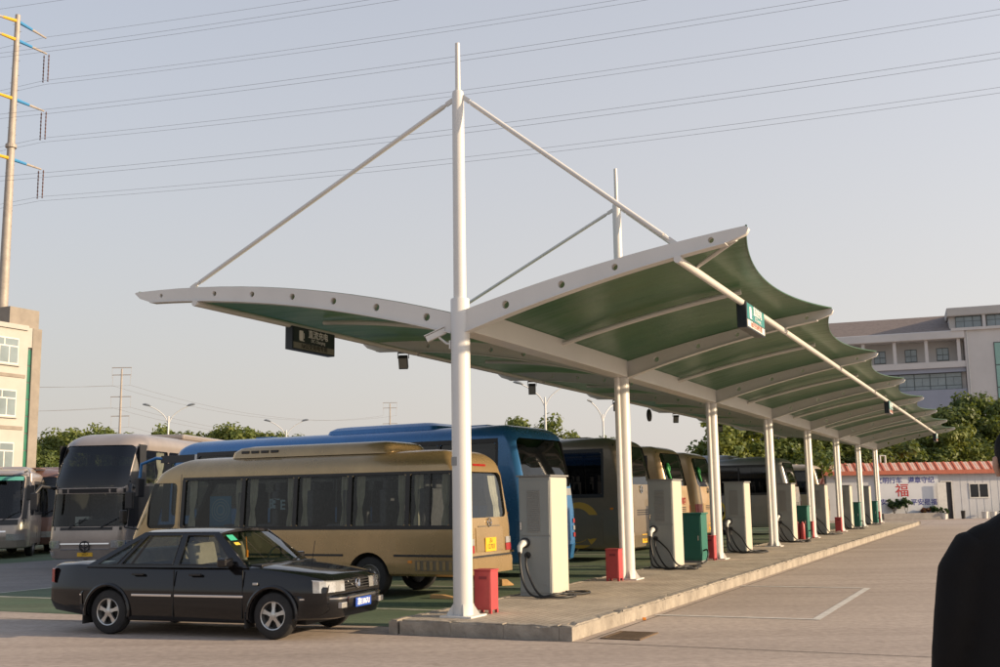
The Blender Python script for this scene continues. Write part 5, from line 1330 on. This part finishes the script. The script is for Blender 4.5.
for z_ in (43.8,38.2,32.6):
    for sg in (1,-1):
        t = parm(z_, z_-.1, 3.35, sg)
        for q in (-.28,.28):
            w_ = Vector((.94,-.33,0))*q; b = MB(); n = 15
            b.lathe([(-2.75+2.65*k/n,.035 if k%2 else .075) for k in range(n+1)],'z',8,c=(t.x+w_.x,t.y+w_.y,t.z)); b.build('insulator', M['insulator'], pp)
        tips[(z_,sg)] = Vector((PX+t.x,PY+t.y,t.z-2.8))
for sg in (1,-1): t = parm(45.6, 45.2, 3.2, sg); tips[('g',sg)] = Vector((PX+t.x,PY+t.y,t.z-.1))
waz = radians(-18.5); wd = Vector((cos(waz),sin(waz),0))
nmw = {(43.8,1):'right upper',(38.2,1):'right middle',(32.6,1):'right lower',(43.8,-1):'left upper',(38.2,-1):'left middle',(32.6,-1):'left lower',('g',1):'right topmost',('g',-1):'left topmost'}
for kx, t0 in tips.items():
    for half in (0,1):
        if kx[0] == 'g' and half: continue
        off = Vector((0,0,-.2 if half else .2)); pts = []
        for k in range(-30,61):
            s_ = 4.0*k
            zz = (-.045*s_+.00045*s_*s_) if s_ >= 0 else (.06*s_+.0006*s_*s_)
            pts.append(t0+off+wd*s_+Vector((0,0,zz)))
        b = MB(); b.tube(pts,.012,5); o = b.build('power_line', M['wire'])
        tag(o, ('upper' if half == 0 else 'lower')+' strand of the overhead power line from the '+nmw[kx]+' arm of the tall pole', 'power line', 'overhead power lines')
for i,(x,y,h) in enumerate(((-104,300,38.8),(-42.5,420,38.6))):
    r = empty('power_pole', (x,y,0), 0, ['distant power pole on the skyline above the high-deck coach','farther power pole on the skyline above the blue coach'][i], 'power pole', 'distant power poles')
    b = MB(); b.lathe([(0,.5),(h,.22)],'z',8); b.build('shaft', M['pole_steel'], r)
    for z_,w in ((h-.2,2.7),(h-2.2,2.5),(h-8.2,2.8),(h-13.5,2.5)):
        b = MB(); b.beam((-w,0,z_+.5),(w,0,z_+.5),.2,.2); b.build('cross_arm', M['pole_steel'], r)
        for sg in (-1,1): b = MB(); b.cyl((sg*(w-.1),0,z_-2.4),(sg*(w-.1),0,z_+.4),.03,n=6); b.build('insulator', M['pole_steel'], r)
for i,(dz,sx) in enumerate(((-4.6,-1),(-4.6,1),(-10.6,-1),(-10.6,1),(-16,1))):
    A_ = Vector((-104+sx*2.6,300,38.8+dz)); B_ = Vector((-42.5+sx*2.6,420,38.6+dz)); C_ = A_+(A_-B_)*1.2
    for q,(p0,p1) in enumerate(((A_,B_),(C_,A_))):
        b = MB(); b.tube([p0.lerp(p1,k/16)-Vector((0,0,5*4*(k/16)*(1-k/16))) for k in range(17)],.035,5); o = b.build('power_line', M['wire'])
        tag(o, 'faint distant power line '+['high left','high right','middle left','middle right','low right'][i]+(' between the two skyline poles' if q == 0 else ' running left from the nearer skyline pole'), 'power line', 'distant power lines')
M['lamp_white'] = mat('lamp_white', (.60,.60,.60), .45); M['lamp_blue'] = mat('lamp_blue', (.16,.18,.21), .4)
for i,(x,y,h) in enumerate(((-28.75,95,10.2),(-21.5,110,9.8),(3.0,75,9.5),(8.3,90,9.4))):
    r = empty('street_lamp', (x,y,0), [.15,.1,.2,.9][i], 'white twin-arm street lamp '+['above the left tree row','above the blue coach roof unit','between the first two columns under the canopy','thin, just left of the second column'][i], 'street lamp', 'twin-arm street lamps')
    b = MB(); b.lathe([(0,.13),(h-1.2,.07),(h-.9,.06)],'z',10); b.build('pole', M['lamp_white'], r, smooth=40)
    for sg in (1,-1):
        b = MB(); b.tube(smoothpts([(0,0,h-1.6),(sg*.35,0,h-.9),(sg*1.0,0,h-.35),(sg*1.6,0,h-.05)],4),.04,8); a = b.build('arm', M['lamp_white'], r, smooth=50)
        b = MB(); b.tube([(sg*1.5,0,h-.04),(sg*1.7,0,h+.05),(sg*2.0,0,h+.12),(sg*2.2,0,h+.12)],[.04,.09,.10,.04],8); b.build('lamp_head', M['lamp_blue'], a, smooth=50)

# perimeter wall far behind the coaches
M['wall_grey'] = mat('wall_grey', (.34,.33,.32), .85, var=.15, scale=.6)
o = MB().box(-60,60,0,.25,0,2.2).build('perimeter_wall', M['wall_grey'], None, loc=(-10,100,0)); tag(o, 'long plain grey perimeter wall far behind the parked coaches', 'wall')

# ------------------------------------------------------------------ litter on the ground
M['litter'] = mat('litter', (.62,.60,.55), .8)
for i,(u,v,s_) in enumerate(((-3.1,-5.9,.05),(.35,-6.7,.06),(1.1,-5.4,.07))):
    x,y,_ = G(u,v); b = MB(); r = random.Random(i)
    b.v = [(r.uniform(-s_,s_)*1.6, r.uniform(-s_,s_), r.uniform(0,.035)) for k in range(9)]; bm = bmesh.new()
    for q in b.v: bm.verts.new(q)
    bmesh.ops.convex_hull(bm, input=bm.verts); me = bpy.data.meshes.new('paper_scrap'); bm.to_mesh(me); bm.free(); me.materials.append(M['litter'])
    o = link('paper_scrap', me, None, (x,y,.006)); tag(o, ['small white paper scrap on the concrete before the sedan','white paper scrap on green pavement left of the sedan','crumpled white scrap under the sedan tail'][i], 'litter', 'paper scraps')
bg_ = G(1.85,1.97); o = MB().obox((0,0,.02),(.025,0,0),(0,.02,0),(0,0,.02)).build('orange_scrap', M['amber_lens'], None, bevel=.006, loc=bg_); tag(o, 'tiny orange scrap lying against the kerb', 'litter')

# ------------------------------------------------------------------ person at the right edge, seen from behind
M['suit'] = mat('suit', (.009,.0085,.009), .9, spec=.2, bump=1.0, bscale=5)
M['skin'] = mat('skin', (.42,.26,.19), .55); M['hair'] = mat('hair', (.008,.007,.006), .7, bump=.4, bscale=60, spec=.2); M['shoe'] = mat('shoe', (.012,.012,.012), .3)
per_ = empty('person', (2.0,4.25,0), radians(-8), 'person in a black suit seen from behind at the right edge', 'person'); per_.scale = (1.05,1.05,1.05)
def skinned(name, verts, edges, root, m, sub=2, parent=None):
    me = bpy.data.meshes.new(name); me.from_pydata([v[0] for v in verts], edges, [])
    o = bpy.data.objects.new(name, me); COL.objects.link(o)
    md = o.modifiers.new('skin','SKIN'); md.use_smooth_shade = True
    for i,v in enumerate(verts):
        sv_ = me.skin_vertices[0].data[i]; sv_.radius = v[1] if isinstance(v[1],tuple) else (v[1],v[1]); sv_.use_root = (i == root)
    md2 = o.modifiers.new('sub','SUBSURF'); md2.levels = sub; md2.render_levels = sub
    bpy.context.view_layer.update()
    out = bpy.data.meshes.new_from_object(o.evaluated_get(bpy.context.evaluated_depsgraph_get()))
    bpy.data.objects.remove(o); out.name = name; out.materials.clear()
    for q in (m if isinstance(m,(list,tuple)) else [m]): out.materials.append(q)
    return link(name, out, parent)
V = [((0,0,.98),(.16,.11)),((0,.01,1.15),(.15,.105)),((0,.01,1.33),(.17,.11)),((0,0,1.50),(.12,.08)),((0,.0,1.58),(.06,.06)),((0,.015,1.66),(.058,.06)),((0,.025,1.74),(.078,.095)),((0,.02,1.82),(.075,.09)),((0,.01,1.87),(.04,.05)),
     ((-.19,0,1.49),.075),((-.26,-.02,1.24),.052),((-.285,.04,1.0),.038),((-.29,.06,.92),(.022,.042)),((.19,0,1.49),.075),((.26,-.02,1.24),.052),((.285,.04,1.0),.038),((.29,.06,.92),(.022,.042)),
     ((-.10,0,.90),.095),((-.115,.01,.50),.062),((-.12,-.01,.10),.042),((-.125,.13,.045),.042),((.10,0,.90),.095),((.115,.01,.50),.062),((.12,-.01,.10),.042),((.125,.13,.045),.042)]
E_ = [(0,1),(1,2),(2,3),(3,4),(4,5),(5,6),(6,7),(7,8),(3,9),(9,10),(10,11),(11,12),(3,13),(13,14),(14,15),(15,16),(0,17),(17,18),(18,19),(19,20),(0,21),(21,22),(22,23),(23,24)]
for sg,w in ((-1,12),(1,16)):           # fingers rooted in the palm
    for k,(dy,ln) in enumerate(((-.028,.075),(-.009,.085),(.011,.08),(.03,.062))):
        b0 = len(V); V += [((sg*.292,.06+dy,.885),.010),((sg*.288,.062+dy,.885-ln*.5),.009),((sg*.278,.066+dy,.885-ln),.008)]; E_ += [(w,b0),(b0,b0+1),(b0+1,b0+2)]
    b0 = len(V); V += [((sg*.28,.095,.925),.011),((sg*.268,.118,.885),.010),((sg*.262,.125,.86),.009)]; E_ += [(w,b0),(b0,b0+1),(b0+1,b0+2)]
body = skinned('body', V, E_, 0, [M['skin'],M['suit'],M['shoe']], 2, per_)
for pg in body.data.polygons:
    z = pg.center.z; pg.material_index = 0 if (z > 1.56 or (abs(pg.center.x) > .24 and z < .99)) else (2 if z < .10 else 1)
    pg.use_smooth = True
# jacket: torso and sleeves fused into one garment
jb = MB()
prof = [(.78,.275,.14),(.95,.27,.14),(1.12,.255,.135),(1.30,.24,.135),(1.42,.222,.13),(1.49,.215,.112),(1.53,.19,.092),(1.565,.13,.078),(1.60,.075,.07)]
nr = 28
for z,a,c_ in prof:
    for j in range(nr):
        t = 2*pi*j/nr; ct, sn = cos(t), sin(t); e = .72
        jb.v.append((a*math.copysign(abs(ct)**e,ct), .005+c_*math.copysign(abs(sn)**e,sn), z))
for i in range(len(prof)-1):
    for j in range(nr): k = (j+1)%nr; jb.f.append([i*nr+j,i*nr+k,(i+1)*nr+k,(i+1)*nr+j]); jb.m.append(0)
jb.f.append(list(range(nr))[::-1]); jb.m.append(0); jb.f.append([(len(prof)-1)*nr+j for j in range(nr)]); jb.m.append(0)
for sg in (1,-1):
    jb.tube([(sg*.12,0,1.47),(sg*.205,-.003,1.455),(sg*.252,-.008,1.38),(sg*.285,-.015,1.22),(sg*.302,.0,1.10),(sg*.315,.04,.96)],[.07,.08,.08,.072,.067,.058],16)
jm = jb.mesh('jacket', M['suit'])
o = bpy.data.objects.new('j', jm); COL.objects.link(o)
md = o.modifiers.new('r','REMESH'); md.mode = 'VOXEL'; md.voxel_size = .014
md = o.modifiers.new('s','SMOOTH'); md.iterations = 6
bpy.context.view_layer.update(); jme = bpy.data.meshes.new_from_object(o.evaluated_get(bpy.context.evaluated_depsgraph_get())); bpy.data.objects.remove(o)
jme.materials.clear(); jme.materials.append(M['suit']); jme.polygons.foreach_set('use_smooth',[True]*len(jme.polygons)); link('jacket', jme, per_)
hb = MB()
def hair(i, j):
    t = 2*pi*i; ph = pi*(.02+.62*j); 
    return (.093*sin(ph)*cos(t), .012+.112*sin(ph)*sin(t)-.008, 1.795+.105*cos(ph)-(.03*(1 if sin(t) < 0 else -.6)*sin(ph)))
hb.grid(hair, 28, 12); hb.build('hair', M['hair'], per_, smooth=80)
for sg in (1,-1):
    b = MB(); b.tube([(sg*.083,.02,1.725),(sg*.095,.005,1.755),(sg*.093,.005,1.785),(sg*.083,.025,1.79)],[.010,.013,.013,.008],8); b.build('ear', M['skin'], per_, smooth=50)
    b = MB(); b.tube([(sg*.032,.108,1.765),(sg*.032,.118,1.765)],[.012,.005],8); b.build('eye', M['white_trim'], per_)
b = MB(); b.tube([(0,.112,1.775),(0,.128,1.735),(0,.118,1.722)],[.009,.014,.010],8); b.build('nose', M['skin'], per_, smooth=50)
b = MB(); b.tube([(-.022,.112,1.695),(0,.118,1.693),(.022,.112,1.695)],[.004,.006,.004],6); b.build('mouth', M['fire_dark'], per_)
b = MB(); b.tube([(.075*cos(t),.004+.072*sin(t),1.595+.012*sin(t)) for t in [2*pi*k/24 for k in range(24)]],.012,6,closed=True); b.build('shirt_collar', M['white_trim'], per_)
